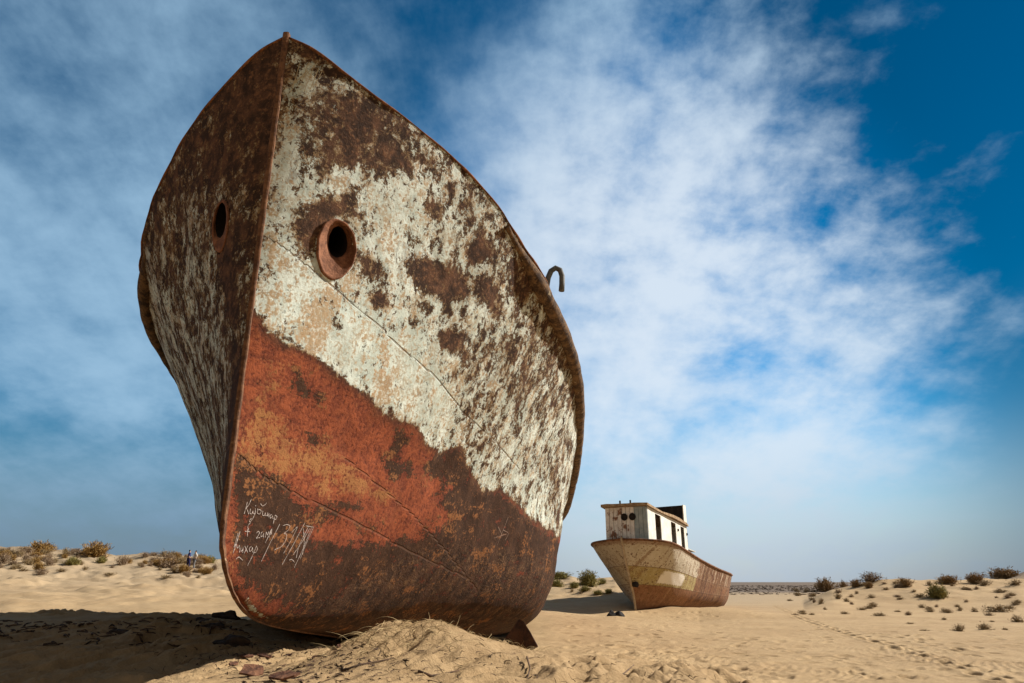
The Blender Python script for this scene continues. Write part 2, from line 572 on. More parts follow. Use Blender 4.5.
def hull_masks(T, Z, side):
    # waterline between the pale topsides and the red bottom
    wl = [(248, 321), (265, 331), (285, 348), (310, 362), (330, 372), (352, 392), (375, 412), (400, 425), (420, 440), (440, 452), (458, 452), (468, 470),
          (482, 490), (500, 492), (515, 510), (530, 520), (545, 535)]
    a, b = curve_of(wl)
    wz = np.interp(T, a, b)
    if side < 0: wz = np.interp(T, [0, 1, 3, 6, 10, 25], [2.4, 1.3, .9, .9, .6, .2])
    wig = .16 * fbm(T * 1.6, Z * 1.6, 4, 81)
    top = sstep(-.12, .12, Z - wz + wig)
    pale = top * 1.0
    # how whole the pale coat is
    cover = .66 + 0 * T
    if side > 0:
        h = (Z - 2.9) / 3.5
        cover = .68 - .12 * sstep(1.2, 6, T)
        P = lambda pix, s=.12: in_patch(T, Z, pix, s)
        # mostly bare steel high on the bow
        cover -= .27 * P([(285, 45), (300, 50), (345, 85), (400, 125), (395, 150), (345, 165), (300, 175), (278, 150)], .35)
        cover -= .20 * P([(330, 95), (385, 120), (385, 160), (345, 170), (320, 140)], .1)
        cover += .34 * P([(298, 58), (322, 66), (318, 90), (294, 92)], .08)
        cover += .22 * P([(300, 120), (312, 118), (300, 165), (282, 190), (275, 170)], .1)
        for blotch in ([(404, 258), (425, 258), (468, 280), (468, 296), (440, 298), (410, 280)], [(440, 330), (462, 335), (460, 350), (442, 347)],
                       [(370, 292), (388, 290), (390, 306), (374, 306)], [(358, 258), (374, 252), (382, 275), (366, 280)],
                       [(305, 205), (325, 198), (320, 225), (305, 228)], [(300, 225), (312, 232), (308, 246), (300, 240)],
                       [(330, 190), (358, 188), (350, 210), (326, 222)], [(465, 250), (485, 238), (490, 255), (472, 262)],
                       [(383, 150), (395, 152), (392, 172), (382, 168)], [(400, 160), (414, 158), (410, 172)],
                       [(430, 202), (440, 200), (438, 214), (430, 214)], [(480, 280), (498, 290), (495, 312), (480, 300)]):
            cover -= .5 * P(blotch, .15)
        cover -= .10 * P([(420, 180), (520, 240), (570, 400), (560, 520), (470, 440), (430, 320)], .4)
        cover += .12 * P([(250, 250), (300, 270), (400, 330), (470, 420), (430, 430), (330, 360), (255, 315)], .25)
        cover -= .22 * P([(262, 60), (285, 45), (278, 120), (268, 220), (255, 260), (240, 320), (232, 320)], .12)
        cover += .12 * P([(500, 400), (560, 420), (545, 520), (500, 480)], .3)
        edge = sstep(-.9, -.15, Z - g_z(T))
        cover -= .12 * edge
    else:
        cover = .48 - .15 * sstep(3.9, 5.6, Z) + .08 * sstep(1.5, 4.5, T) - .12 * (1 - sstep(.2, .9, T))
    cover = cover * top + (1 - top) * -.55
    scrape = 0 * T
    if side > 0:
        scrape = in_patch(T, Z, [(236, 590), (244, 592), (256, 606), (270, 618), (262, 622), (246, 610)], .05)
        cover = cover + 1.5 * scrape
    # red bottom paint and the dark scale that eats it from below
    red = (1 - top) * 1.0
    if side > 0:
        P = lambda pix, s=.12: in_patch(T, Z, pix, s)
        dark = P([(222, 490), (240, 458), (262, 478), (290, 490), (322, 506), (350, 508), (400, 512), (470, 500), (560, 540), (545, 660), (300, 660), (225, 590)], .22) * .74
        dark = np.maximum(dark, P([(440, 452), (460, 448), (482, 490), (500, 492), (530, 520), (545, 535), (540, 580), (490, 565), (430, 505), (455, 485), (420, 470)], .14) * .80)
        for blotch in ([(302, 430), (316, 432), (326, 444), (314, 452), (300, 442)], [(335, 498), (362, 500), (360, 516), (338, 516)], [(380, 458), (412, 462), (418, 480), (390, 480)],
                       [(395, 430), (412, 435), (400, 465), (390, 452)], [(262, 470), (285, 482), (320, 505), (318, 512), (280, 498), (260, 486)],
                       [(430, 500), (452, 470), (448, 492)], [(296, 372), (318, 388), (322, 402), (306, 400), (292, 390)]):
            dark = np.maximum(dark, .66 * P(blotch, .16))
        dark = dark - .50 * P([(300, 508), (330, 520), (420, 500), (470, 515), (440, 530), (380, 545), (300, 535)], .14)
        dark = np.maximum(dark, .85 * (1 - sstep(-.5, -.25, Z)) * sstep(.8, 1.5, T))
        orange = P([(232, 440), (262, 415), (330, 440), (400, 500), (330, 500), (262, 476), (236, 462)], .22) + .6 * P([(225, 470), (240, 470), (232, 590), (222, 560)], .1)
        orange = orange + .5 * P([(262, 342), (285, 360), (268, 430), (245, 450)], .15)
        rough = P([(300, 612), (360, 580), (420, 552), (470, 548), (550, 560), (540, 660), (330, 660)], .15)
        stain = .9 * P([(325, 285), (345, 285), (330, 340), (300, 362), (285, 345)], .12) + .5 * P([(380, 330), (395, 335), (392, 400), (372, 400)], .12) + .5 * P([(262, 235), (290, 265), (275, 330), (250, 320)], .12)
        stain = stain + .25
    else:
        dark = .75 + 0 * T
        orange = .35 + 0 * T
        rough = 0 * T
        stain = .25 + 0 * T
        cover -= .4 * in_patch(T, Z, [(215, 240), (227, 240), (238, 322), (230, 322)], .08, -1)
        stain = stain + 1.2 * in_patch(T, Z, [(216, 240), (226, 240), (236, 320), (228, 330)], .08, -1)
    return cover, red, np.clip(dark, 0, 1), np.clip(orange, 0, 1), rough, np.clip(stain, 0, 1)


def mat_hull():
    m, g, b = new_mat('flaking_hull_plating')
    co = objco(g)
    uv = g.n('ShaderNodeUVMap', uv_map='shell').outputs[0]
    cover, red, dark, orange, rough, stain = (g.att(k) for k in ('cover', 'red', 'dark', 'orange', 'rough', 'stain'))
    nA = g.noise(co, 1.7, 5, .6)
    nB = g.noise(co, 6.5, 7, .68, .5)
    nC = g.noise(co, 24, 6, .66, .3)
    nF = g.noise(co, 90, 4, .6)
    nS = g.noise(g.scalev(uv, (4.2, 1.5, 1)), 1.0, 7, .62, .6)
    nS2 = g.noise(g.scalev(uv, (12.0, 2.6, 1)), 1.0, 5, .62, .8)
    wob = g.n('ShaderNodeTexNoise', {'Vector': co, 'Scale': 9.0, 'Detail': 4, 'Roughness': .6}).outputs['Color']
    wco = g.n('ShaderNodeVectorMath', {0: co, 1: g.scalev(wob, (.16, .16, .16))}, operation='ADD').outputs[0]
    chip = lambda sc: g.m('SUBTRACT', g.n('ShaderNodeSeparateColor', {0: g.n('ShaderNodeTexVoronoi', {'Vector': g.scalev(wco, (1, 1, .62)), 'Scale': sc, 'Randomness': 1.0}).outputs['Color']}).outputs[0], .5)
    nW = g.noise(g.scalev(uv, (1.5, 6.5, 1)), 1.0, 7, .66, .6)
    ch1, ch2, ch3 = chip(8.0), chip(21.0), chip(46.0)
    # ---- bare steel
    steel = g.mix(g.ss(g.add(nB, g.mul(nS, .8)), -.16, .16), (.040, .022, .014), (.122, .060, .034))
    steel = g.mix(g.mul(g.ss(g.add(nC, g.mul(nB, .7)), .02, .20), .75), steel, (.235, .115, .056))
    steel = g.mix(g.mul(g.ss(g.add(nC, g.mul(nS2, .35), g.mul(nB, .5)), .04, .16), g.mul(rough, .8)), steel, (.31, .18, .085))
    steel = g.mix(g.mul(g.ss(g.add(nF, nC), .04, .16), g.mul(rough, .7)), steel, (.020, .011, .008))
    steel = g.mix(g.mul(g.mul(red, .74), g.m('SUBTRACT', 1.0, g.mul(rough, .62))), steel, (.034, .0145, .0065))
    steel = g.mix(g.mul(g.mul(red, g.ss(g.add(nA, g.mul(nB, .5), g.mul(nW, .9), g.mul(nC, .9), g.mul(ch2, .08)), .13, .24)), .8), steel, (.26, .105, .037))
    # ---- red bottom paint with orange bloom
    redc = g.mix(g.ss(g.add(nB, nC), -.16, .18), (.145, .036, .017), (.29, .076, .029))
    of = g.ss(g.add(g.mul(orange, .36), g.mul(nA, .8), g.mul(nW, .9), g.mul(nS2, .5), g.mul(nC, 1.1), g.mul(nF, .5)), .22, .42)
    redc = g.mix(g.mul(of, .9), redc, (.31, .138, .048))
    redc = g.mix(g.mul(g.ss(g.add(g.mul(nS, .6), g.mul(nC, .6), g.mul(nF, .7)), .05, .2), .6), redc, (.11, .038, .018))
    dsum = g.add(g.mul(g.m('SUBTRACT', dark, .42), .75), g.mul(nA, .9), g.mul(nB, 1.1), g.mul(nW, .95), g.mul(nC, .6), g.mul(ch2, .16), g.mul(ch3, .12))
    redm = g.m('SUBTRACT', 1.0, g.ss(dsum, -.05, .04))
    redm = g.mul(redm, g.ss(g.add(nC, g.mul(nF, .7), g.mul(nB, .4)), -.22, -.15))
    redm = g.mul(redm, red)
    low = g.mix(redm, steel, redc)
    # ---- pale topside paint
    nG0 = g.noise(co, 2.9, 4, .6)
    pal = g.mix(g.ss(g.add(nA, g.mul(nS, .8)), -.16, .16), (.48, .535, .465), (.70, .755, .67))
    grey = g.ss(g.add(g.mul(nS2, .7), g.mul(nA, 1.0), g.mul(nB, .7), g.mul(nC, .3)), .10, .24)
    pal = g.mix(g.mul(grey, .6), pal, (.24, .23, .195))
    yel = g.ss(g.add(g.mul(stain, .32), g.mul(nB, 1.1), g.mul(nS, 1.0), g.mul(nC, .8)), .12, .30)
    pal = g.mix(g.mul(g.mul(yel, g.ss(g.add(nC, g.mul(nF, .8), g.mul(ch3, .2)), -.2, .12, .35, 1.0)), .85), pal, (.39, .195, .052))
    warm = g.ss(g.add(g.mul(nB, .8), g.mul(nC, 1.5), g.mul(nG0, .8), g.mul(ch2, .14)), -.04, .20)
    pal = g.mix(g.mul(warm, .62), pal, (.40, .31, .19))
    nM = g.noise(g.scalev(uv, (9.0, 5.0, 1)), 1.0, 6, .7, 1.4)
    nG = g.noise(g.scalev(uv, (3.6, 2.6, 1)), 1.0, 3, .5, .6)
    csum = g.add(cover, -.025, g.mul(nA, .62), g.mul(nG, .75), g.mul(nB, .95), g.mul(nC, .58), g.mul(nM, .62), g.mul(nS, .42), g.mul(nF, .20), g.mul(ch1, .12), g.mul(ch2, .19), g.mul(ch3, .11))
    hit = lambda c, th, k: g.mul(g.m('GREATER_THAN', g.add(c, g.mul(nC, .25)), th), k)
    csum = g.add(csum, hit(ch1, .43, -.20), hit(ch2, .36, -.20), hit(ch3, .37, -.17), .045)
    palm = g.ss(csum, .490, .508)
    # second, older coat showing at the flake edges
    old = g.ss(csum, .36, .375)
    under = g.mix(g.mul(old, g.ss(g.add(nC, nB), -.25, .2, .25, .8)), low, (.30, .195, .095))
    col = g.mix(palm, under, pal)
    # ---- welded plate seams
    sx = g.n('ShaderNodeSeparateXYZ', {0: uv})
    seam = g.att('seam')
    seamm = g.ss(g.add(seam, g.mul(nF, .10)), .45, .8)
    col = g.mix(g.mul(seamm, .38), col, (.14, .07, .04))
    bare = g.m('SUBTRACT', 1.0, g.mul(palm, .78))
    grain = g.mul(bare, g.add(g.mul(nC, .016), g.mul(nF, .007)))
    hgt = g.add(g.mul(palm, .020), g.mul(old, .009), g.mul(redm, .006), grain, g.mul(nB, .010), g.mul(g.mul(palm, g.add(ch2, ch3)), .004), g.mul(g.mul(nC, rough), .05),
                g.mul(seamm, .022))
    rg = g.ss(palm, 0, 1, .88, .62)
    finish(g, b, col, rg, hgt, 1.0, 1.0, .14)
    return m


def mat_rust(name, c1=(.075, .03, .015), c2=(.23, .09, .035), c3=None, scale=5, bump=.008):
    return mottled(name, c1, c2, scale, .9, bump, c3, .14)


def hawse_frame(t0, z0, s):
    f = lambda t, z: np.array(ship_xyz(np.array(t), half_breadth(np.array(t), np.array(z)), np.array(z), s))
    du = f(t0 + .1, z0) - f(t0 - .1, z0)
    dv = f(t0, z0 + .1) - f(t0, z0 - .1)
    du, dv = du / np.linalg.norm(du), dv / np.linalg.norm(dv)
    dv = dv - du * (du @ dv)
    dv /= np.linalg.norm(dv)
    nn = np.cross(du, dv)
    if nn[0] * s < 0: nn = -nn
    return du, dv, nn


def make_ship():
    base = Vector((SX, SY + 1.0, gz(SX, SY + 1.0)))
    root = empty('ship_wreck', base, 'huge stranded ship with flaking white and rust-red bow towering over the sand', 'ship')
    M = mat_hull()
    # --- shell
    Vs, Fs, A = [], [], [[] for _ in range(6)]
    uvs, seams = [], []
    off = 0
    # hawse holes
    holes = {}
    for side, px in ((1, (335, 249)), (-1, (221, 226))):
        t0, z0 = survey(*px, side)
        holes[side] = (t0, z0)
    zz = np.mean([holes[1][1], holes[-1][1]])
    t_h, z_h = holes[1]
    holes[-1] = (t_h, z_h) if abs(holes[-1][0] - t_h) > .8 else holes[-1]
    for side, (T, Z, B), P in ((1, PORT, P_PORT), (-1, STBD, P_STBD)):
        nt, ns = T.shape
        F = grid_faces(nt, ns)
        if side < 0: F = F[:, ::-1]
        t0, z0 = holes[side]
        c = np.array(ship_xyz(np.array(t0), half_breadth(np.array(t0), np.array(z0)), np.array(z0), side))
        ctr = P.reshape(-1, 3)[F].mean(1)
        dd = ctr - c
        du, dv, nn = hawse_frame(t0, z0, side)
        keep = ((dd @ du) / .25) ** 2 + ((dd @ dv) / .365) ** 2 > 1
        keep |= np.abs(dd @ nn) > .5
        # drop the zero-size faces along the stem keel edge
        F = F[keep]
        Vs.append(P.reshape(-1, 3) - np.array(base))
        Fs.append(F + off)
        off += nt * ns
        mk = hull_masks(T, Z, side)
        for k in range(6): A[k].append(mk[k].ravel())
        arc = np.concatenate([np.zeros((1, ns)), np.cumsum(np.hypot(np.diff(T, axis=0), np.diff(B, axis=0)), 0)], 0)
        uvs.append(np.stack([arc + 40 * (side < 0), Z], -1).reshape(-1, 2))
        # seams: strakes follow the sheer, butts run down the sections
        q = (Z - keel_z(T)) / (g_z(T) - keel_z(T))
        sm = np.zeros(T.shape)
        lines = []
        if side > 0:
            lines = [curve_of([(262, 236), (300, 262), (340, 294), (400, 347), (470, 418), (520, 470)]),
                     curve_of([(345, 458), (380, 486), (430, 535), (478, 591)]),
                     curve_of([(236, 452), (262, 474), (300, 496), (340, 516), (400, 545), (470, 580)])]
        else:
            lines = [(np.array([0, 3, 10]), np.array([3.9, 3.3, 2.4])), (np.array([0, 3, 10]), np.array([1.4, .9, .3]))]
        for a, b in lines:
            sm = np.maximum(sm, np.exp(-((Z - np.interp(T, a, b)) / .02) ** 2) * (T < a.max()) * (T > a.min() - .02))
        seams.append(sm.ravel())
    V = np.concatenate(Vs)
    F = np.concatenate(Fs)
    me = mesh_np('hull', V, F)
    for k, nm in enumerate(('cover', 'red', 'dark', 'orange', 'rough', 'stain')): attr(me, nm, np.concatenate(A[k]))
    attr(me, 'seam', np.concatenate(seams))
    ul = me.uv_layers.new(name='shell')
    li = np.empty(len(me.loops), dtype=np.int32)
    me.loops.foreach_get('vertex_index', li)
    ul.data.foreach_set('uv', np.concatenate(uvs)[li].astype(np.float32).ravel())
    hull = obj('hull', me, M, root)
    loc = lambda p: Vector(p) - base
    pt = lambda t, b, z, s: loc(ship_xyz(np.array(float(t)), np.array(float(b)), np.array(float(z)), s))
    rust = mat_rust('rusted_steel', (.07, .028, .014), (.24, .095, .036), (.34, .17, .065))
    rustd = mat_rust('dark_rusted_steel', (.035, .017, .011), (.11, .045, .02))
    railm = mat_rust('rail_rust', (.045, .026, .016), (.20, .115, .055), (.36, .285, .18), 6, .025)
    # --- transom and deck
    mb = MB()
    zs = np.linspace(float(keel_z(LEN)), float(g_z(LEN)), 24)
    L = [pt(LEN, max(float(half_breadth(np.array(LEN), np.array(z))), .02), z, 1) for z in zs]
    Rr = [pt(LEN, max(float(half_breadth(np.array(LEN), np.array(z))), .02), z, -1) for z in zs]
    mb.poly(L + Rr[::-1])
    mb.build('transom', rust, root)
    dt = np.concatenate([np.linspace(.5, 4, 12), np.linspace(5, LEN - .02, 18)])
    mb = MB()
    prev = None
    for t in dt:
        z = float(g_z(t)) - .85
        b = max(float(half_breadth(np.array(t), np.array(z))) - .04, .05)
        a, c = mb.bm.verts.new(pt(t, b, z, 1)), mb.bm.verts.new(pt(t, b, z, -1))
        if prev: mb.bm.faces.new((prev[0], a, c, prev[1]))
        prev = (a, c)
    mb.build('deck', rustd, root)
    # --- wheelhouse aft, unseen behind the bow, put there to lengthen the ship's shadow
    dh = mottled('added_house_paint', (.42, .43, .37), (.56, .56, .49), 2, .8, .01, (.17, .075, .035), .02)
    mb = MB()
    zd = lambda t: float(g_z(t)) - .86
    lo = [pt(16.5, 2.7, zd(16.5), 1), pt(22, 2.7, zd(22), 1), pt(22, 2.7, zd(22), -1), pt(16.5, 2.7, zd(16.5), -1)]
    hi = [pt(16.7, 2.6, 4.5, 1), pt(22, 2.6, 4.3, 1), pt(22, 2.6, 4.3, -1), pt(16.7, 2.6, 4.5, -1)]
    a, c = [mb.bm.verts.new(p) for p in lo], [mb.bm.verts.new(p) for p in hi]
    for k in range(4): mb.bm.faces.new((a[k], a[(k + 1) % 4], c[(k + 1) % 4], c[k]))
    mb.bm.faces.new(c)
    lo = [pt(17.2, 2.2, 4.5, 1), pt(21, 2.2, 4.35, 1), pt(21, 2.2, 4.35, -1), pt(17.2, 2.2, 4.5, -1)]
    hi = [pt(17.4, 2.15, 6.3, 1), pt(21, 2.15, 6.2, 1), pt(21, 2.15, 6.2, -1), pt(17.4, 2.15, 6.3, -1)]
    a, c = [mb.bm.verts.new(p) for p in lo], [mb.bm.verts.new(p) for p in hi]
    for k in range(4): mb.bm.faces.new((a[k], a[(k + 1) % 4], c[(k + 1) % 4], c[k]))
    mb.bm.faces.new(c)
    house = mb.build('added_wheelhouse', dh, root)
    for t in (17.9, 19.0, 20.1):
        for s in (1, -1):
            mb = MB()
            mb.poly([pt(t, 2.19, 5.2, s), pt(t + .7, 2.19, 5.2, s), pt(t + .7, 2.175, 5.8, s), pt(t, 2.175, 5.8, s)], (0, 0, .001))
            mb.build('added_window', rustd, house)
    # --- stem bar: a flat bar welded down the cutwater
    ts, zs = [], []
    for z in np.linspace(6.93, .66, 44): ts.append(0.0); zs.append(z)
    for t in np.concatenate([np.linspace(0, 1, 30) ** 1.8 * 1.6, np.linspace(1.7, 5, 14)]): ts.append(t); zs.append(float(keel_z(t)))
    mb = MB()
    rings = []
    for i in range(len(ts)):
        i0, i1 = max(i - 1, 0), min(i + 1, len(ts) - 1)
        d = np.array([ts[i1] - ts[i0], zs[i1] - zs[i0]])
        d = d / np.linalg.norm(d)
        nrm = np.array([d[1], -d[0]])       # away from the shell
        if i == 0: nrm = np.array([-1.0, 0.0])
        w = .040 - .018 * min(i / 44, 1) + .003 * math.sin(i * 1.7)
        o = .026 - .012 * min(i / 44, 1)
        inn = .05
        ring = []
        for (bb, kk) in ((-w, -inn), (-w, o * .6), (-w * .55, o), (w * .55, o), (w, o * .6), (w, -inn)):
            ring.append(mb.bm.verts.new(pt(ts[i] + nrm[0] * kk, bb, zs[i] + nrm[1] * kk, 1)))
        rings.append(ring)
    for a, c in zip(rings[:-1], rings[1:]):
        for k in range(6): mb.bm.faces.new((a[k], a[(k + 1) % 6], c[(k + 1) % 6], c[k]))
    mb.bm.faces.new(rings[0]); mb.bm.faces.new(rings[-1][::-1])
    mb.build('stem_bar', mat_rust('stem_rust', (.075, .034, .018), (.20, .095, .045), (.36, .25, .14), 6), root)
    # --- gunwale edge and rubbing strakes
    for s in (1, -1):
        mb = MB()
        tt = np.concatenate([np.linspace(0, 1, 30) ** 1.7, np.linspace(1.05, LEN, 90)])
        rows = (P_PORT if s > 0 else P_STBD)[:, -1]
        ix = [i for i in range(0, len(TT)) if i < 30 or i % 3 == 0 or i == len(TT) - 1]
        mb.tube([loc(rows[i]) for i in ix], [.016 + .004 * math.sin(TT[i] * 5.1) + .004 * math.sin(TT[i] * 13) for i in ix], 8)
        mb.build('gunwale_rail', rust, root)
        mb = MB()
        tt = np.linspace(2.3, LEN - .1, 170)
        rad = [(.03 + .10 * float(sstep(2.3, 3.4, t))) + .02 * float(fbm(np.array([t * 2.1]), np.array([.5]), 3, 91)[0]) + .01 for t in tt]
        mb.tube([pt(t, float(r_b(t)) + .005 - .05 * float(1 - sstep(2.3, 3.4, t)), float(r_z(t)), s) for t in tt], rad, 14)
        mb.build('rubbing_strake', railm, root)
    # --- hooked pipe on the port rail
    y = SY + 3.9
    pix = [(546, 300), (546.5, 288), (548, 278), (551, 271), (555.5, 268), (560, 270), (562, 276), (562, 284), (561.5, 291)]
    mb = MB()
    mb.tube([loc(at(a, c, y)) for a, c in pix], [.05] * 8 + [.052], 12)
    mb.build('davit_hook', mottled('grey_pipe', (.10, .10, .095), (.17, .165, .15), 12, .7, .002, (.16, .08, .04)), root)
    # --- hawse pipes
    bore = mottled('shaded_bore', (.010, .007, .005), (.025, .014, .009), 8)  # near-black colour paints the shade inside the pipe
    hm = mat_rust('hawse_rust', (.12, .046, .022), (.27, .115, .058), (.07, .03, .018), 9, .012)
    for s in (1, -1):
        t0, z0 = holes[s]
        f = lambda t, z: np.array(ship_xyz(np.array(t), half_breadth(np.array(t), np.array(z)), np.array(z), s))
        c = f(t0, z0)
        du, dv, nn = hawse_frame(t0, z0, s)
        ra, rb_ = (.26, .385) if s > 0 else (.22, .34)
        prof = [(1.04, -.06, 0), (1.05, .0, 0), (1.03, .028, 0), (.985, .032, .0), (.94, .02, .03), (.87, .0, .14), (.78, -.025, .36), (.69, -.05, .62), (.61, -.07, .84), (.56, -.095, .95), (.54, -.13, 1)]
        mb = MB()
        n = 44
        rings = []
        for (k, out, of) in prof:
            if s < 0: out, k = out * .35, max(k, .80) if k < .95 else k
            cc = c + (du * .075 + dv * .150) * of
            rings.append([mb.bm.verts.new(Vector(cc + (du * ra * k * math.cos(a) + dv * rb_ * k * math.sin(a)) * (1 + .025 * math.sin(3 * a + 1) + .012 * math.sin(11 * a)) + nn * out * (1 + .18 * math.sin(2 * a + .6))) - base) for a in np.linspace(0, 2 * math.pi, n, endpoint=False)])
        for a, e in zip(rings[:-1], rings[1:]):
            for k in range(n):
                q = mb.bm.faces.new((a[k], a[(k + 1) % n], e[(k + 1) % n], e[k]))
                q.smooth = True
        last = [v.co.copy() for v in rings[-1]]
        hp = mb.build('hawse_pipe', hm, root)
        mb = MB()
        A = [mb.bm.verts.new(p) for p in last]
        sh = Vector(-nn * .7 + np.array([0, .15, .45]))
        Bv = [mb.bm.verts.new(p + sh) for p in last]
        for k in range(n): mb.bm.faces.new((A[k], A[(k + 1) % n], Bv[(k + 1) % n], Bv[k]))
        mb.bm.faces.new(Bv)
        mb.build('bore', bore, hp)
    # --- torn plate at the turn of the bilge
    mb = MB()
    y = 8.62
    mb.poly([loc(at(505, 640, y + .1)), loc(at(519, 620, y + .2)), loc(at(524, 623, y + .12)), loc(at(531, 634, y)), loc(at(538, 647, y - .03)), loc(at(520, 656, y))], (.0, .012, .012))
    tag(mb.build('torn_plate', rustd, root), 'dark torn steel triangle sticking out of the sand')
    # --- chalk writing scratched on the port bow
    bvh = BVHTree.FromPolygons([tuple(v) for v in (V[:len(P_PORT.reshape(-1, 3))] + np.array(base))], [tuple(f) for f in Fs[0]])
    eye = Vector((0, 0, CZ))

    def on_hull(px, py):
        h = bvh.ray_cast(eye, Vector(aim(px, py)).normalized())
        return h[0], h[1]

    def zoomed(s): return [(225 + x * 110 / 751, 480 + y * 100 / 683) for x, y in s]
    strokes = [
        # first line
        [(150, 150), (140, 190), (128, 232)], [(178, 130), (160, 170), (142, 190), (150, 205), (160, 235)],
        [(172, 195), (166, 225), (178, 235), (190, 205), (186, 232), (198, 226)], [(205, 195), (204, 225), (188, 262), (170, 285)], [(203, 178), (209, 174)],
        [(222, 195), (216, 225), (232, 235), (246, 215), (238, 200), (222, 205)], [(240, 160), (252, 178), (268, 172), (282, 155)],
        [(256, 210), (252, 240), (266, 244), (274, 220), (272, 246), (282, 240)], [(290, 222), (284, 250), (300, 226), (296, 254)],
        [(318, 236), (304, 240), (306, 262), (320, 252), (322, 240), (326, 266)], [(340, 240), (326, 300)], [(340, 240), (354, 248), (346, 268), (334, 268)],
        # sign and second line
        [(178, 262), (160, 278), (172, 292), (156, 306), (152, 326), (160, 335), (150, 350)], [(134, 350), (168, 352)], [(152, 335), (150, 385)],
        [(212, 362), (226, 348), (234, 360), (220, 386), (208, 398), (236, 392)], [(256, 352), (244, 360), (242, 388), (256, 380), (262, 358), (260, 392)],
        [(272, 392), (280, 350), (286, 380), (298, 345), (300, 392)], [(310, 340), (304, 380), (318, 330), (314, 372)], [(318, 332), (296, 380), (272, 430)],
        # third line
        [(100, 350), (76, 430), (52, 500)], [(86, 362), (70, 420), (60, 455)], [(58, 458), (76, 430), (80, 470), (98, 440), (96, 494)],
        [(106, 460), (104, 490), (118, 478), (122, 450), (118, 496)], [(132, 450), (152, 494)], [(154, 448), (128, 500)],
        [(178, 452), (162, 466), (166, 490), (182, 476), (184, 456), (188, 494)], [(212, 450), (184, 520), (150, 585)], [(212, 450), (220, 470), (208, 494), (196, 496)],
        [(72, 540), (92, 522), (118, 548)],
        # the date
        [(372, 300), (310, 420), (246, 555)], [(392, 312), (420, 302), (444, 312), (430, 342), (396, 366), (420, 368), (414, 410), (384, 456), (346, 470), (336, 478)],
        [(452, 358), (500, 308), (448, 412), (398, 500)], [(542, 292), (470, 430), (386, 580)], [(532, 330), (540, 420), (526, 510)], [(576, 330), (520, 430), (462, 510)],
        [(548, 312), (604, 322)], [(566, 320), (500, 450), (484, 530)], [(600, 326), (540, 460), (510, 540)], [(588, 326), (530, 470), (470, 598)], [(436, 546), (454, 540), (474, 562)],
    ]
    marks = [zoomed(s) for s in strokes]
    # the fainter scrawl further aft and the scratches below the tip
    faint = [[(497, 545), (503, 530), (508, 517)], [(494, 538), (506, 534)], [(503, 530), (509, 533), (505, 540)], [(498, 527), (502, 535)]]
    scr = [[(300, 62), (296, 78), (291, 92)], [(308, 64), (302, 82)], [(314, 66), (304, 92)], [(319, 68), (310, 90)], [(322, 72), (313, 88)], [(305, 70), (320, 84)], [(293, 82), (305, 76), (318, 62)], [(290, 88), (308, 70)]]

    def write(name, lines, wid, mat):
        mb = MB()
        for st in lines:
            pts = []
            for a, c in zip(st[:-1], st[1:]):
                for k in range(5):
                    u = k / 5
                    pts.append((a[0] + (c[0] - a[0]) * u, a[1] + (c[1] - a[1]) * u))
            pts.append(st[-1])
            # round the corners of the stroke
            for _ in range(2):
                pts = [pts[0]] + [((p[0] + 2 * q[0] + r[0]) / 4, (p[1] + 2 * q[1] + r[1]) / 4) for p, q, r in zip(pts[:-2], pts[1:-1], pts[2:])] + [pts[-1]]
            H = [on_hull(*p) for p in pts]
            H = [(h, n) for h, n in H if h is not None]
            prev = None
            for i in range(len(H)):
                h, n = H[i]
                if (eye - h).dot(n) < 0: n = -n
                d = (H[min(i + 1, len(H) - 1)][0] - H[max(i - 1, 0)][0])
                if d.length < 1e-6: continue
                sd = n.cross(d).normalized() * wid * random.uniform(.65, 1.25)
                q = h + n * .006
                cur = (mb.bm.verts.new(q - sd - base), mb.bm.verts.new(q + sd - base))
                if prev: mb.bm.faces.new((prev[0], cur[0], cur[1], prev[1]))
                prev = cur
        o = mb.build(name, mat, root)
        return o
    ch, g, b = new_mat('chalk')
    n = g.noise(objco(g), 70, 4, .6)
    finish(g, b, g.mix(g.ss(n, -.12, .12), (.22, .16, .125), (.50, .42, .37)), .95)
    tag(write('chalk_writing', marks, .0037, ch), 'white handwritten words and the date 31/XII scratched on the bow')
    ch2, g, b = new_mat('faint_chalk')
    finish(g, b, (.30, .20, .15), .95)
    write('faint_scrawl', faint, .004, ch2)
    ch3, g, b = new_mat('scratched_paint')
    finish(g, b, (.45, .36, .22), .95)
    write('scratch_marks', scr, .004, ch3)
    return root


# ------------------------------------------------------------------ far boat
BX, BY, BPSI = 5.28, 35.0, math.radians(29)
BST = 1.13                                 # length of a hull metre along the keel
bg_b = pchip([0, .3, 1, 1.6, 2.5, 5, 10, 15], [.03, .95, 1.74, 2.04, 2.20, 2.22, 2.10, 1.65])
bg_z = pchip([0, 1, 2.5, 5, 7.5, 10, 12.5, 15], [1.92, 1.77, 1.52, 1.10, .80, .58, .44, .40])


def boat_xyz(t, b, z, s):
    return np.stack([BX + t * BST * math.sin(BPSI) + s * b * math.cos(BPSI), BY + t * BST * math.cos(BPSI) - s * b * math.sin(BPSI), z + CZ], -1)


def boat_keel(t): return np.interp(t, [0, 15], [-1.38, -1.80])


def stem_t(z):
    # raked, slightly hollow stem
    q = np.clip((1.92 - z) / 3.30, 0, 1)
    return np.interp(q, [0, .25, .5, .72, .86, 1], [0, .30, .70, 1.08, 1.22, 1.30])


enter_b = pchip([0, .08, .3, .7, 1.2, 2, 3, 6], [.0, .19, .52, .84, .96, 1.0, 1.0, 1.0])


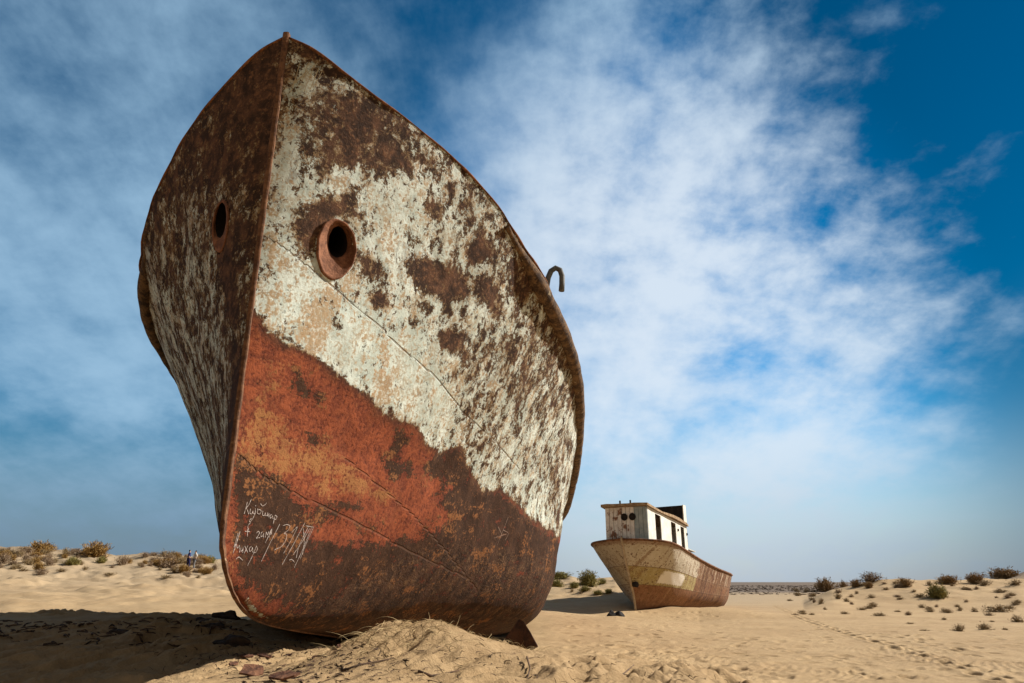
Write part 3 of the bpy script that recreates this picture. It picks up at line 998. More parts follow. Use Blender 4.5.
def boat_half(t, z):
    st = stem_t(z)
    kz, gzv = boat_keel(t), bg_z(t)
    q = np.clip((z - kz) / (gzv - kz), 0, 1)
    te = np.maximum(t - st, 0)
    full = .60 + .40 * q ** .9                        # low waterlines are narrower
    le = 1.0 + 3.2 * (1 - q) ** 1.2                     # and enter finer
    b = enter_b(np.clip(te / le, 0, 6)) * bg_b(np.maximum(t, 2.5)) * full
    bil = np.sqrt(np.clip(1 - (1 - np.clip(q / .42, 0, 1)) ** 2.1, 0, 1))
    b = b * bil
    top = sstep(.0, .25, t)
    return np.where(te <= 0, 0, b) * (1 - .28 * sstep(12, 15, t) * (1 - q * .3))


def mat_boat():
    m, g, b = new_mat('boat_planking')
    co = objco(g)
    ht = g.att('girth')
    tt = g.att('along')
    nA = g.noise(co, .9, 5, .6)
    nB = g.noise(co, 4.5, 6, .65)
    nC = g.noise(co, 14, 4, .6)
    # rust-brown bottom and stern, beige topsides, an ochre band between
    rustc = g.mix(g.ss(g.add(nB, g.mul(nC, .6)), -.2, .2), (.17, .078, .04), (.34, .175, .09))
    stre = g.noise(g.n('ShaderNodeCombineXYZ', {0: g.mul(tt, 3.2), 1: g.mul(ht, .6)}).outputs[0], 1, 5, .6)
    rustc = g.mix(g.mul(g.ss(stre, .06, .2), .6), rustc, (.48, .30, .17))
    beige = g.mix(g.ss(g.add(nA, g.mul(nB, .5)), -.2, .2), (.44, .375, .27), (.60, .535, .42))
    ochre = g.mix(g.ss(nB, -.1, .15), (.36, .285, .12), (.46, .385, .20))
    topm = g.ss(g.add(ht, g.mul(nB, .03)), .655, .665)
    bandm = g.ss(g.add(ht, g.mul(nB, .10)), .40, .42)
    col = g.mix(bandm, rustc, ochre)
    col = g.mix(topm, col, beige)
    aft = g.ss(g.add(tt, g.mul(nB, .8)), 5.0, 5.15)
    col = g.mix(aft, col, g.mix(g.ss(g.add(nB, g.mul(stre, .8)), -.12, .16), (.10, .045, .024), (.27, .125, .06)))
    aftw = g.mul(g.mul(aft, g.ss(ht, .55, .8)), g.ss(g.add(stre, g.mul(nB, .6)), .02, .12))
    col = g.mix(g.mul(aftw, .8), col, (.55, .46, .34))
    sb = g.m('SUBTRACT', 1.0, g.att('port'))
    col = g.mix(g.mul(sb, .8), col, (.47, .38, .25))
    streak = g.noise(g.n('ShaderNodeCombineXYZ', {0: g.mul(tt, 5.5), 1: g.mul(ht, 1.1), 2: g.att('port')}).outputs[0], 1, 6, .65, .4)
    col = g.mix(g.mul(g.ss(g.add(streak, g.mul(nC, .5)), .0, .14), .65), col, (.21, .11, .05))
    col = g.mix(g.mul(g.ss(g.add(nB, g.mul(nA, .6)), .03, .16), .6), col, (.26, .17, .09))
    col = g.mix(g.mul(g.ss(g.add(nC, g.mul(nB, .9)), .10, .17), .8), col, (.09, .04, .022))
    white = g.mul(g.mul(g.ss(g.add(g.m('ABSOLUTE', g.m('SUBTRACT', tt, 2.55)), g.mul(nB, .5)), .95, .8), bandm), g.ss(g.add(g.m('ABSOLUTE', g.m('SUBTRACT', ht, .54)), g.mul(nC, .1)), .10, .085))
    col = g.mix(g.mul(g.mul(white, g.att('port')), .92), col, (.80, .75, .66))
    low = g.mul(g.ss(g.add(ht, g.mul(nB, .3)), .26, .05), .75)
    col = g.mix(low, col, (.13, .065, .035))
    edge = g.ss(g.add(ht, g.mul(nC, .05)), .93, .97)
    col = g.mix(g.mul(edge, .6), col, (.20, .10, .05))
    seam = g.m('MINIMUM', g.m('ABSOLUTE', g.m('SUBTRACT', ht, .66)), g.m('ABSOLUTE', g.m('SUBTRACT', ht, .41)))
    seamm = g.ss(seam, .009, .002)
    col = g.mix(g.mul(seamm, .6), col, (.15, .09, .05))
    finish(g, b, col, .85, g.add(g.mul(nC, .012), g.mul(nB, .02), g.mul(seamm, -.01)), 1.0, 1.0, .2)
    return m


def make_boat():
    kb = Vector((BX + .6, BY + 1.2, gz(BX + .6, BY + 1.2)))
    root = empty('fishing_boat', kb, 'small beached fishing boat with white wooden cabin and rusty brown stern', 'boat')
    M = mat_boat()
    Vs, Fs, al, gi, po = [], [], [], [], []
    off = 0
    ns = 70
    tb = np.concatenate([np.linspace(0, 3, 70, endpoint=False), np.linspace(3, 15, 60)])
    for s in (1, -1):
        S = np.linspace(0, 1, ns)[None, :] * np.ones((len(tb), 1))
        # rows follow the stem: each row starts on the stem line
        q = S ** 1.15
        zst = -1.38 + q * (1.92 + 1.38)
        t = stem_t(zst) + (15 - stem_t(zst)) * (tb[:, None] / 15)
        kz, gzv = boat_keel(t), bg_z(t)
        z = kz + (gzv - kz) * q
        b = boat_half(t, z) + .02 * fbm(t * .9, z * 1.1, 3, 5 + s) * sstep(.5, 1.5, t)
        b = np.where(tb[:, None] <= 0, 0, np.maximum(b, 0))
        P = boat_xyz(t, b, z, s)
        F = grid_faces(len(tb), ns)
        if s < 0: F = F[:, ::-1]
        Vs.append(P.reshape(-1, 3) - np.array(kb)); Fs.append(F + off); off += P.shape[0] * ns
        al.append(t.ravel()); gi.append(q.ravel()); po.append(np.full(t.size, float(s > 0)))
    me = mesh_np('hull', np.concatenate(Vs), np.concatenate(Fs))
    attr(me, 'along', np.concatenate(al)); attr(me, 'girth', np.concatenate(gi)); attr(me, 'port', np.concatenate(po))
    obj('hull', me, M, root)
    pt = lambda t, b, z, s=1: Vector(boat_xyz(np.array(float(t)), np.array(float(b)), np.array(float(z)), s)) - kb
    gb = lambda t: float(boat_half(np.array(float(t)), bg_z(np.array(float(t)))))
    rust = mat_rust('boat_rust', (.09, .04, .02), (.24, .11, .05), (.38, .26, .15), 5, .01)
    dark = mottled('boat_dark', (.012, .010, .009), (.030, .022, .018), 4)
    mb = MB()
    zs = np.linspace(-1.80, .40, 16)
    B = [max(float(boat_half(np.array(15.0), np.array(z))), .02) for z in zs]
    mb.poly([pt(15, b, z, 1) for b, z in zip(B, zs)] + [pt(15, b, z, -1) for b, z in zip(B, zs)][::-1])
    mb.build('transom', rust, root)
    mb = MB()
    prev = None
    for t in np.linspace(.25, 14.95, 40):
        z = float(bg_z(t)) - .22
        b = max(float(boat_half(np.array(t), np.array(z))) - .03, .03)
        a, c = mb.bm.verts.new(pt(t, b, z, 1)), mb.bm.verts.new(pt(t, b, z, -1))
        if prev: mb.bm.faces.new((prev[0], a, c, prev[1]))
        prev = (a, c)
    mb.build('deck', dark, root)
    for s in (1, -1):
        mb = MB()
        tt = np.concatenate([np.linspace(0, 2, 24) ** 1.3 * .8, np.linspace(1.8, 15, 50)])
        mb.tube([pt(t, gb(t) + .02, float(bg_z(t)) + .03, s) for t in tt], .055, 8)
        mb.build('gunwale_rail', rust, root)
    mb = MB()
    zz = np.linspace(2.05, -1.36, 24)
    mb.tube([pt(float(stem_t(np.array(min(z, 1.92)))) - .02, 0, z) for z in zz], [.06] * 24, 8)
    mb.build('stem_bar', mottled('boat_stem', (.35, .26, .16), (.5, .4, .28), 6, .9, .01, (.14, .07, .04)), root)
    mb = MB()
    mb.tube([pt(.98, .04, -.10), pt(.90, .30, -.12)], [.12, .13], 12)
    mb.build('bow_ring', dark, root)
    # ---- cabin: local frame along the boat, floor tilts with the sheer
    dz = .088
    zc = lambda t: 1.60 - .085 * (t - .8) * 1.0
    top = lambda t: 3.52 - dz * (t - .8)
    wf, wb, t0, t1 = 1.10, 1.12, .7, 6.75
    white = mottled('cabin_white', (.64, .60, .51), (.78, .75, .67), 2.2, .7, .006, (.33, .19, .11), .13)
    greyw = mottled('cabin_front_boards', (.66, .60, .53), (.84, .80, .74), 2.2, .85, .01, (.24, .12, .07), .05)
    blue = mottled('cabin_blue_grey', (.25, .30, .31), (.38, .42, .42), 4, .8, .006, (.22, .13, .08), .18)
    roofm = mottled('cabin_roof', (.22, .13, .07), (.42, .30, .17), 5, .9, .01)

    def panel(mb, ta, ba, tb_, bb, z0a, z0b, z1a, z1b, s, th, out):
        """upright board between two plan points; s unused side sign for thickness"""
        q = [pt(ta, ba, z0a), pt(tb_, bb, z0b), pt(tb_, bb, z1b), pt(ta, ba, z1a)]
        mb.poly(q, out)
    side_in = (pt(0, -1, 0) - pt(0, 0, 0)) * .05
    aft_in = (pt(1, 0, 0) - pt(0, 0, 0)) * .05
    # front wall: boards with narrow gaps, two portholes with black discs for shaded holes
    cuts = np.linspace(-wf, .42, 8)
    mb = MB()
    for k, (a, c) in enumerate(zip(cuts[:-1], cuts[1:])):
        j = .012 * (k % 3 - 1)
        mb.poly([pt(t0 + j, a + .012, zc(t0)), pt(t0 + j, c - .012, zc(t0)), pt(t0 + j, c - .012, top(t0)), pt(t0 + j, a + .012, top(t0))], aft_in)
    mb.build('front_wall', greyw, root)
    mb = MB()
    for a, c in zip(np.linspace(.42, wf, 4)[:-1], np.linspace(.42, wf, 4)[1:]):
        mb.poly([pt(t0 - .012, a + .008, zc(t0)), pt(t0 - .012, c - .008, zc(t0)), pt(t0 - .012, c - .008, top(t0)), pt(t0 - .012, a + .008, top(t0))], aft_in)
    mb.build('front_panel', blue, root)
    for bc in (-.08, .34):
        fr = MB()
        cpt = [pt(t0 - .05, bc + .16 * math.cos(a), top(t0) - .48 + .16 * math.sin(a)) for a in np.linspace(0, 2 * math.pi, 25)]
        fr.tube(cpt, .016, 6, cap=False)
        w = fr.build('porthole', dark, root)
        d = MB()
        d.poly([pt(t0 - .028, bc + .158 * math.cos(a), top(t0) - .48 + .158 * math.sin(a)) for a in np.linspace(0, 2 * math.pi, 24, endpoint=False)], aft_in * .2)
        d.build('shade_disc', dark, w)
    # port side wall with three tall openings (real gaps)
    gaps = [(1.75, 2.55), (4.1, 4.85), (5.65, 6.25)]
    edges = [t0 + .05] + [x for ab in gaps for x in ab] + [t1]
    mb = MB()
    for k in range(0, len(edges), 2):
        a, c = edges[k], edges[k + 1]
        mb.poly([pt(a, wf, zc(a)), pt(c, wf, zc(c)), pt(c, wf, top(c)), pt(a, wf, top(a))], side_in)
    for (a, c) in gaps:
        mb.poly([pt(a, wf, top(a) - .16), pt(c, wf, top(c) - .16), pt(c, wf, top(c)), pt(a, wf, top(a))], side_in)
        if a > 3: mb.poly([pt(a, wf, zc(a)), pt(c, wf, zc(c)), pt(c, wf, zc(c) + .12), pt(a, wf, zc(a) + .12)], side_in)
    mb.build('side_wall', white, root)
    mb = MB()
    mb.poly([pt(t0 + .05, -wf, zc(t0)), pt(t1, -wf, zc(t1)), pt(t1, -wf, top(t1)), pt(t0 + .05, -wf, top(t0))], -side_in)
    mb.build('side_wall', white, root)
    mb = MB()
    mb.poly([pt(t1, -wf, zc(t1)), pt(t1, wf, zc(t1)), pt(t1, wf, top(t1)), pt(t1, -wf, top(t1))], -aft_in)
    mb.build('rear_wall', white, root)
    for t, h in ((5.15, .16), (6.65, .16)):
        mb = MB()
        mb.box(pt(t, wf + .03, top(t) - .45), (.07, .05, .13))
        mb.build('lamp_bracket', dark, root)
    # roof slab with overhanging eaves
    mb = MB()
    rim = []
    for t in np.linspace(t0 - .22, t1 + .05, 16): rim.append((t, wf + .14 + random.uniform(-.04, .02)))
    for c in np.linspace(wf, -wf - .1, 5): rim.append((t1 + .05, c))
    for t in np.linspace(t1, t0 - .2, 10): rim.append((t, -wf - .16 + random.uniform(-.02, .03)))
    for c in np.linspace(-wf - .1, wf, 9): rim.append((t0 - .24 + random.uniform(-.03, .04), c))
    sag = lambda t: -.05 * math.sin((t - t0) / (t1 - t0) * math.pi * 2.2) + random.uniform(-.02, .015)
    lo = [mb.bm.verts.new(pt(t, c, top(t) + .01 + .5 * sag(t))) for t, c in rim]
    hi = [mb.bm.verts.new(pt(t, c, top(t) + .13 + sag(t))) for t, c in rim]
    for k in range(len(rim)): mb.bm.faces.new((lo[k], lo[(k + 1) % len(rim)], hi[(k + 1) % len(rim)], hi[k]))
    mb.bm.faces.new(hi)
    mb.bm.faces.new(lo[::-1])
    mb.build('roof', roofm, root)
    for bc in (-.45, .10):
        mb = MB()
        mb.tube([pt(1.1, bc, top(1.1) + .1), pt(1.1, bc, top(1.1) + .42)], .045, 8)
        mb.tube([pt(1.1, bc, top(1.1) + .12), pt(1.1, bc, top(1.1) + .26)], .075, 8)
        mb.build('vent_pipe', dark, root)
    # open-fronted box at the rear of the roof, white side panel, dark back paints its inner shade
    mb = MB()
    mb.poly([pt(6.35, wf + .02, top(6.35) + .1), pt(t1 + .05, wf + .02, top(t1) + .1), pt(t1 + .05, wf + .02, 4.16), pt(6.35, wf + .02, 4.16)], side_in)
    mb.build('roof_box_panel', white, root)
    mb = MB()
    mb.poly([pt(6.4, -.25, top(6.4) + .13), pt(6.4, wf - .04, top(6.4) + .13), pt(6.4, wf - .04, 4.14), pt(6.4, -.65, 4.10)], aft_in)
    mb.build('roof_box_back', dark, root)
    mb = MB()
    mb.poly([pt(3.6, -1.0, top(3.6) + .13), pt(6.38, -1.0, top(6.38) + .13), pt(6.38, -1.0, 4.08), pt(3.6, -1.0, 3.86)], side_in)
    mb.build('roof_box_side', roofm, root)
    for t in (3.6, 5.0):
        mb = MB()
        mb.box(pt(t, -.9, 3.7), (.07, .07, .5))
        mb.build('roof_post', dark, root)
    mb = MB()
    mb.box(pt(3.2, -.5, top(3.2) + .2), (1.1, .9, .22), bev=.02)
    mb.build('hatch', roofm, root)
    mb = MB()
    mb.poly([pt(t1, 1.1, 1.75), pt(7.4, 1.3, 1.60), pt(7.4, .3, 1.66), pt(t1, .3, 1.80)], (0, 0, .05))
    mb.build('awning', white, root)
    # scrap heaped in the stern
    for k in range(5):
        t = 11.6 + .65 * k
        mb = MB()
        mb.box(pt(t, random.uniform(.1, 1.0), float(bg_z(t)) + random.uniform(-.02, .14)), (random.uniform(.3, .7), random.uniform(.3, .6), random.uniform(.16, .34)),
               Vector((0, 0, 1)).rotation_difference(Vector((random.uniform(-.4, .4), random.uniform(-.4, .4), 1))).to_matrix(), .03)
        mb.build('deck_fitting', dark, root)
    # rudder plate under the port quarter
    return root


# ------------------------------------------------------------------ plants
def shrub_meshes(seed, dense, spread, leafy):
    r = random.Random(seed)
    st, lf = [], []
    stF, lfF = [], []

    def ribbon(V, F, p, q, w):
        d = (q - p).normalized()
        s = d.cross(Vector((r.uniform(-1, 1), r.uniform(-1, 1), r.uniform(-1, 1)))).normalized() * w
        n = len(V)
        V += [p - s, p + s, q + s * .6, q - s * .6]
        F.append((n, n + 1, n + 2, n + 3))
    for k in range(dense):
        a = r.uniform(0, 2 * math.pi)
        lean = min(abs(r.gauss(.15, .5)) * spread, 1.25)
        ln = r.uniform(.5, .92) * (1 - .25 * min(lean, 1))
        d = Vector((math.cos(a) * math.sin(lean), math.sin(a) * math.sin(lean), math.cos(lean)))
        p = Vector((r.gauss(0, .12), r.gauss(0, .12), -.06))
        for sgm in range(4):
            d = (d + Vector((r.gauss(0, .22), r.gauss(0, .22), r.gauss(.02, .15)))).normalized()
            q = p + d * ln / 4
            ribbon(st, stF, p, q, .016 * (1 - sgm * .2))
            if sgm >= 1:
                for _ in range(leafy):
                    u = p.lerp(q, r.random()) + Vector((r.gauss(0, .05), r.gauss(0, .05), r.gauss(0, .05)))
                    e = (d + Vector((r.gauss(0, .7), r.gauss(0, .7), r.gauss(.2, .6)))).normalized()
                    ribbon(lf, lfF, u, u + e * r.uniform(.05, .14), r.uniform(.008, .02))
            p = q
    return (st, stF), (lf, lfF)


def plant_mat(name, c1, c2):
    m, g, b = new_mat(name)
    co = objco(g)
    n = g.noise(co, 3, 4, .6)
    n2 = g.noise(co, 25, 2, .5)
    finish(g, b, g.mix(g.ss(g.add(n, n2), -.2, .2), c1, c2), .9)
    b.inputs['Subsurface Weight'].default_value = 0
    return m


PM = {}
SHR = {}


def shrub_proto(kind, var):
    key = (kind, var)
    if key in SHR: return SHR[key]
    cfg = {'golden': (150, 1.15, 5), 'olive': (160, 1.15, 6), 'red': (140, 1.25, 6), 'twig': (110, 1.2, 2), 'tuft': (60, 1.35, 4)}[kind]
    (a, b), (c, d) = shrub_meshes(hash((len(kind) * 31 + ord(kind[0])) * 17 + var), *cfg)
    mk = lambda n, v, f: mesh_np(n, np.array([tuple(x) for x in v]), np.array(f), False)
    cols = {'golden': ((.22, .125, .035), (.36, .22, .07)), 'olive': ((.17, .145, .04), (.31, .26, .08)), 'red': ((.22, .135, .06), (.36, .24, .11)),
            'twig': ((.20, .13, .08), (.33, .24, .15)), 'tuft': ((.18, .125, .06), (.33, .235, .12))}
    if kind not in PM:
        PM[kind] = (plant_mat('twig_' + kind, tuple(x * .7 for x in cols[kind][0]), cols[kind][0]), plant_mat('leaf_' + kind, *cols[kind]))
    SHR[key] = (mk('stems', a, b), mk('foliage', c, d), mk('shrub', a + c, [tuple(f) for f in b] + [tuple(i + len(a) for i in f) for f in d]))
    SHR[key][0].materials.append(PM[kind][0]); SHR[key][1].materials.append(PM[kind][1]); SHR[key][2].materials.append(PM[kind][1])
    return SHR[key]


def shrub(kind, px, py, wpx, hpx, label, group, parts=False, Y=None):
    x, y = (on_ground(px, py) if Y is None else (Y * aim(px, py)[0] / aim(px, py)[1], Y))
    y = min(y, 120)
    x = aim(px, py)[0] / aim(px, py)[1] * y
    d = y * cp_ + 0
    w, h = 1.0 * wpx * d / FOC, .98 * hpx * d / FOC
    st, fo, al = shrub_proto(kind, random.randrange(3))
    name = {'twig': 'dry_shrub', 'tuft': 'scrub_bush'}.get(kind, 'desert_shrub')
    sc = (w / 1.45, w / 1.45, h / .85)
    if parts:
        r = empty(name, (x, y, gz(x, y) - .03), label, 'shrub', group)
        a, b = obj('stems', st, None, r), obj('foliage', fo, None, r)
    else:
        r = obj(name, al)
        r.location = (x, y, gz(x, y) - .03)
        tag(r, label, 'shrub', group)
    r.scale = sc
    r.rotation_euler = (0, 0, random.uniform(0, 6.28))
    return r


def plants():
    GL, GM, GR, GF = 'shrubs on the left dunes', 'shrubs on the dune between the two hulls', 'shrubs along the right dune crest', 'scrub tufts on the right slope'
    S = shrub
    S('golden', 38, 553, 27, 13, 'golden shrub near the left edge, broadest of those on the left skyline', GL, True)
    S('golden', 96, 556, 32, 16, 'tall golden shrub standing highest on the left skyline above pale sand', GL, True)
    S('olive', 72, 565, 20, 9, 'low olive shrub on the slope just below the tall golden skyline shrub', GL, True)
    S('golden', 25, 543, 11, 8, 'small round golden shrub on the skyline at the far left', GL)
    S('golden', 48, 550, 18, 8, 'golden shrub touching the right side of the broad left-edge shrub', GL)
    S('olive', 101, 563, 14, 7, 'small olive shrub below the right end of the tall golden skyline shrub', GL)
    S('twig', 122, 565, 18, 12, 'pale twiggy bush between the tall golden shrub and the two walkers', GL)
    S('golden', 183, 573, 20, 10, 'brown bush right in front of the two walkers', GL, True)
    S('twig', 168, 568, 26, 11, 'wide pale bush left of the two walkers', GL, True)
    S('olive', 210, 563, 15, 8, 'dark golden bush between the walkers and the ship stem', GL, True)
    S('twig', 214, 570, 10, 7, 'pale wisp of a bush touching the ship stem', GL)
    S('twig', 4, 563, 16, 12, 'greyish twiggy bush cut by the left edge of the picture', GL)
    S('twig', 130, 552, 24, 7, 'long low grey bush on the skyline in the middle of the left dunes', GL)
    for px, py, w, h, k in ((10, 546, 26, 8, 'golden'), (55, 563, 8, 7, 'tuft'), (34, 563, 9, 7, 'tuft'), (118, 553, 10, 5, 'twig'), (75, 552, 20, 5, 'twig'), (58, 549, 12, 5, 'twig'),
                            (145, 557, 14, 6, 'twig'), (155, 562, 14, 7, 'twig'), (20, 556, 12, 7, 'tuft'), (140, 566, 8, 5, 'tuft'), (200, 572, 8, 5, 'twig'), (85, 570, 10, 5, 'tuft'), (62, 572, 16, 5, 'tuft'),
                            (110, 575, 18, 4, 'tuft'), (24, 571, 12, 4, 'tuft'), (198, 578, 8, 4, 'tuft'), (8, 552, 10, 6, 'twig'), (160, 570, 7, 4, 'tuft'), (68, 556, 7, 5, 'twig'), (112, 568, 7, 4, 'twig')):
        S(k, px, py, w, h, 'one of the little nondescript scrub bushes dotted over the left dunes', 'little scrub bushes on the left dunes')
    for _ in range(95):
        px = random.choice((random.uniform(0, 215), random.gauss(180, 22), random.gauss(25, 25)))
        if not -4 < px < 216: continue
        sky = 549 + px * .04
        py = sky + abs(random.gauss(4, 8))
        S(random.choice(('twig', 'twig', 'golden', 'tuft')), px, py, random.uniform(7, 20), random.uniform(4, 8.5), 'one of the little nondescript scrub bushes dotted over the left dunes', 'little scrub bushes on the left dunes')
    S('olive', 589, 586, 28, 17, 'big green-brown bush on the sand rise between the large and small hulls', GM, True)
    S('olive', 560, 578, 30, 7, 'long low olive bush on the skyline beside the edge of the large hull', GM, True)
    S('olive', 556, 587, 20, 9, 'olive bush on the slope beside the edge of the large hull', GM, True)
    S('red', 607, 577, 14, 9, 'brown bush peeping out against the bow of the small boat', GM)
    S('golden', 592, 577, 22, 11, 'brown bush crowning the rise behind the big green-brown bush', GM)
    for px, py, w, h, k in ((574, 588, 14, 7, 'olive'), (585, 591, 16, 6, 'olive'), (598, 594, 14, 5, 'olive'), (609, 593, 12, 5, 'olive'), (572, 592, 6, 5, 'tuft'), (581, 594, 5, 4, 'tuft'), (602, 584, 12, 6, 'olive')):
        S(k, px, py, w, h, 'one of the small green tufts below the big bush between the two hulls', 'small green tufts between the hulls')
    S('red', 825, 590, 25, 15, 'reddish round bush at the left end of the right dune crest', GR, True)
    S('red', 843, 582, 10, 12, 'small dark upright bush just right of the reddish round bush', GR)
    S('twig', 872, 582, 34, 12, 'wide pale leafless bush in the middle of the right dune crest', GR, True)
    S('red', 856, 587, 14, 9, 'brown bush below the left end of the pale leafless bush', GR)
    S('red', 869, 588, 11, 8, 'dark bush below the middle of the pale leafless bush', GR)
    S('red', 905, 586, 19, 9, 'dark bush alone on the crest right of the pale leafless bush', GR, True)
    S('olive', 938, 598, 28, 15, 'rounded olive bush set below the crest of the right dune', GR, True)
    S('red', 948, 583, 26, 9, 'dark low bush on the crest above the rounded olive bush', GR, True)
    S('red', 976, 583, 22, 12, 'dark bush in the gap before the far right dune', GR, True)
    S('red', 1004, 576, 38, 13, 'dark long bush on top of the far right dune', GR, True, 88)
    S('tuft', 998, 612, 40, 9, 'long dark tuft line across the lower right slope, widest of the tufts', GF, True)
    S('tuft', 959, 631, 16, 9, 'dark tuft left of its twin, nearest to the footprint trail', GF, True)
    S('tuft', 985, 630, 19, 9, 'dark tuft right of its twin above the footprint trail', GF, True)
    S('tuft', 838, 599, 12, 8, 'brown tuft below the reddish round bush', GF)
    S('tuft', 821, 604, 9, 7, 'lowest tuft at the left end of the right dune', GF)
    S('tuft', 873, 607, 13, 7, 'brown tuft in the middle of the slope below the pale leafless bush', GF)
    S('tuft', 1018, 622, 18, 9, 'dark tuft cut by the right edge of the picture', GF)
    for px, py, w, h in ((872, 598, 12, 5), (862, 610, 14, 4), (845, 614, 12, 4), (880, 616, 18, 5), (920, 597, 16, 5), (930, 612, 14, 5), (948, 613, 16, 5), (960, 611, 8, 6), (944, 620, 8, 4),
                         (975, 612, 10, 6), (1012, 596, 14, 5), (1018, 603, 10, 5), (985, 585, 18, 6), (1000, 592, 20, 4), (812, 600, 9, 4), (798, 596, 10, 5), (806, 588, 10, 5), (898, 612, 10, 3), (886, 590, 10, 4),
                         (1005, 630, 8, 4), (910, 624, 12, 3), (992, 622, 8, 3), (925, 631, 14, 3), (965, 590, 14, 5), (1015, 585, 18, 7), (895, 584, 8, 4), (790, 601, 8, 3), (930, 585, 10, 5)):
        S('tuft', px, py, w, h, 'one of the small brown tufts sprinkled over the right dune', 'small tufts on the right dune')
    for _ in range(46):
        px = random.uniform(795, 1020)
        py = random.uniform(584, 616) + max(0, 830 - px) * .12
        S(random.choice(('tuft', 'tuft', 'twig')), px, py, random.uniform(5, 15), random.uniform(2.5, 6), 'one of the small brown tufts sprinkled over the right dune', 'small tufts on the right dune')
    # far-off scrub on the plain and along the foot of the skyline
    V, F = [], []
    r = random.Random(5)
    for _ in range(2400):
        y = r.uniform(90, 420)
        x = y * r.uniform(.18, .62)
        h = r.uniform(.08, .30) * (1 if y > 140 else .7)
        w = r.uniform(.3, 1.3)
        z = gz(x, y) - .05
        for a in (r.uniform(-.5, .5), r.uniform(1, 2)):
            n = len(V)
            for k in range(7):
                u = k / 6 - .5
                hh = h * max(.05, (1 - (2 * u) ** 2)) * r.uniform(.6, 1.1)
                V += [(x + u * w * math.cos(a), y + u * w * math.sin(a), z), (x + u * w * math.cos(a), y + u * w * math.sin(a), z + hh)]
                if k: F.append((n + 2 * k - 2, n + 2 * k, n + 2 * k + 1, n + 2 * k - 1))
    o = obj('distant_scrub', mesh_np('distant_scrub', np.array(V), np.array(F), False), plant_mat('far_scrub', (.15, .115, .09), (.22, .17, .13)))
    tag(o, 'dark brown belt of far scrub along the flat horizon', 'scrub', kind='stuff')


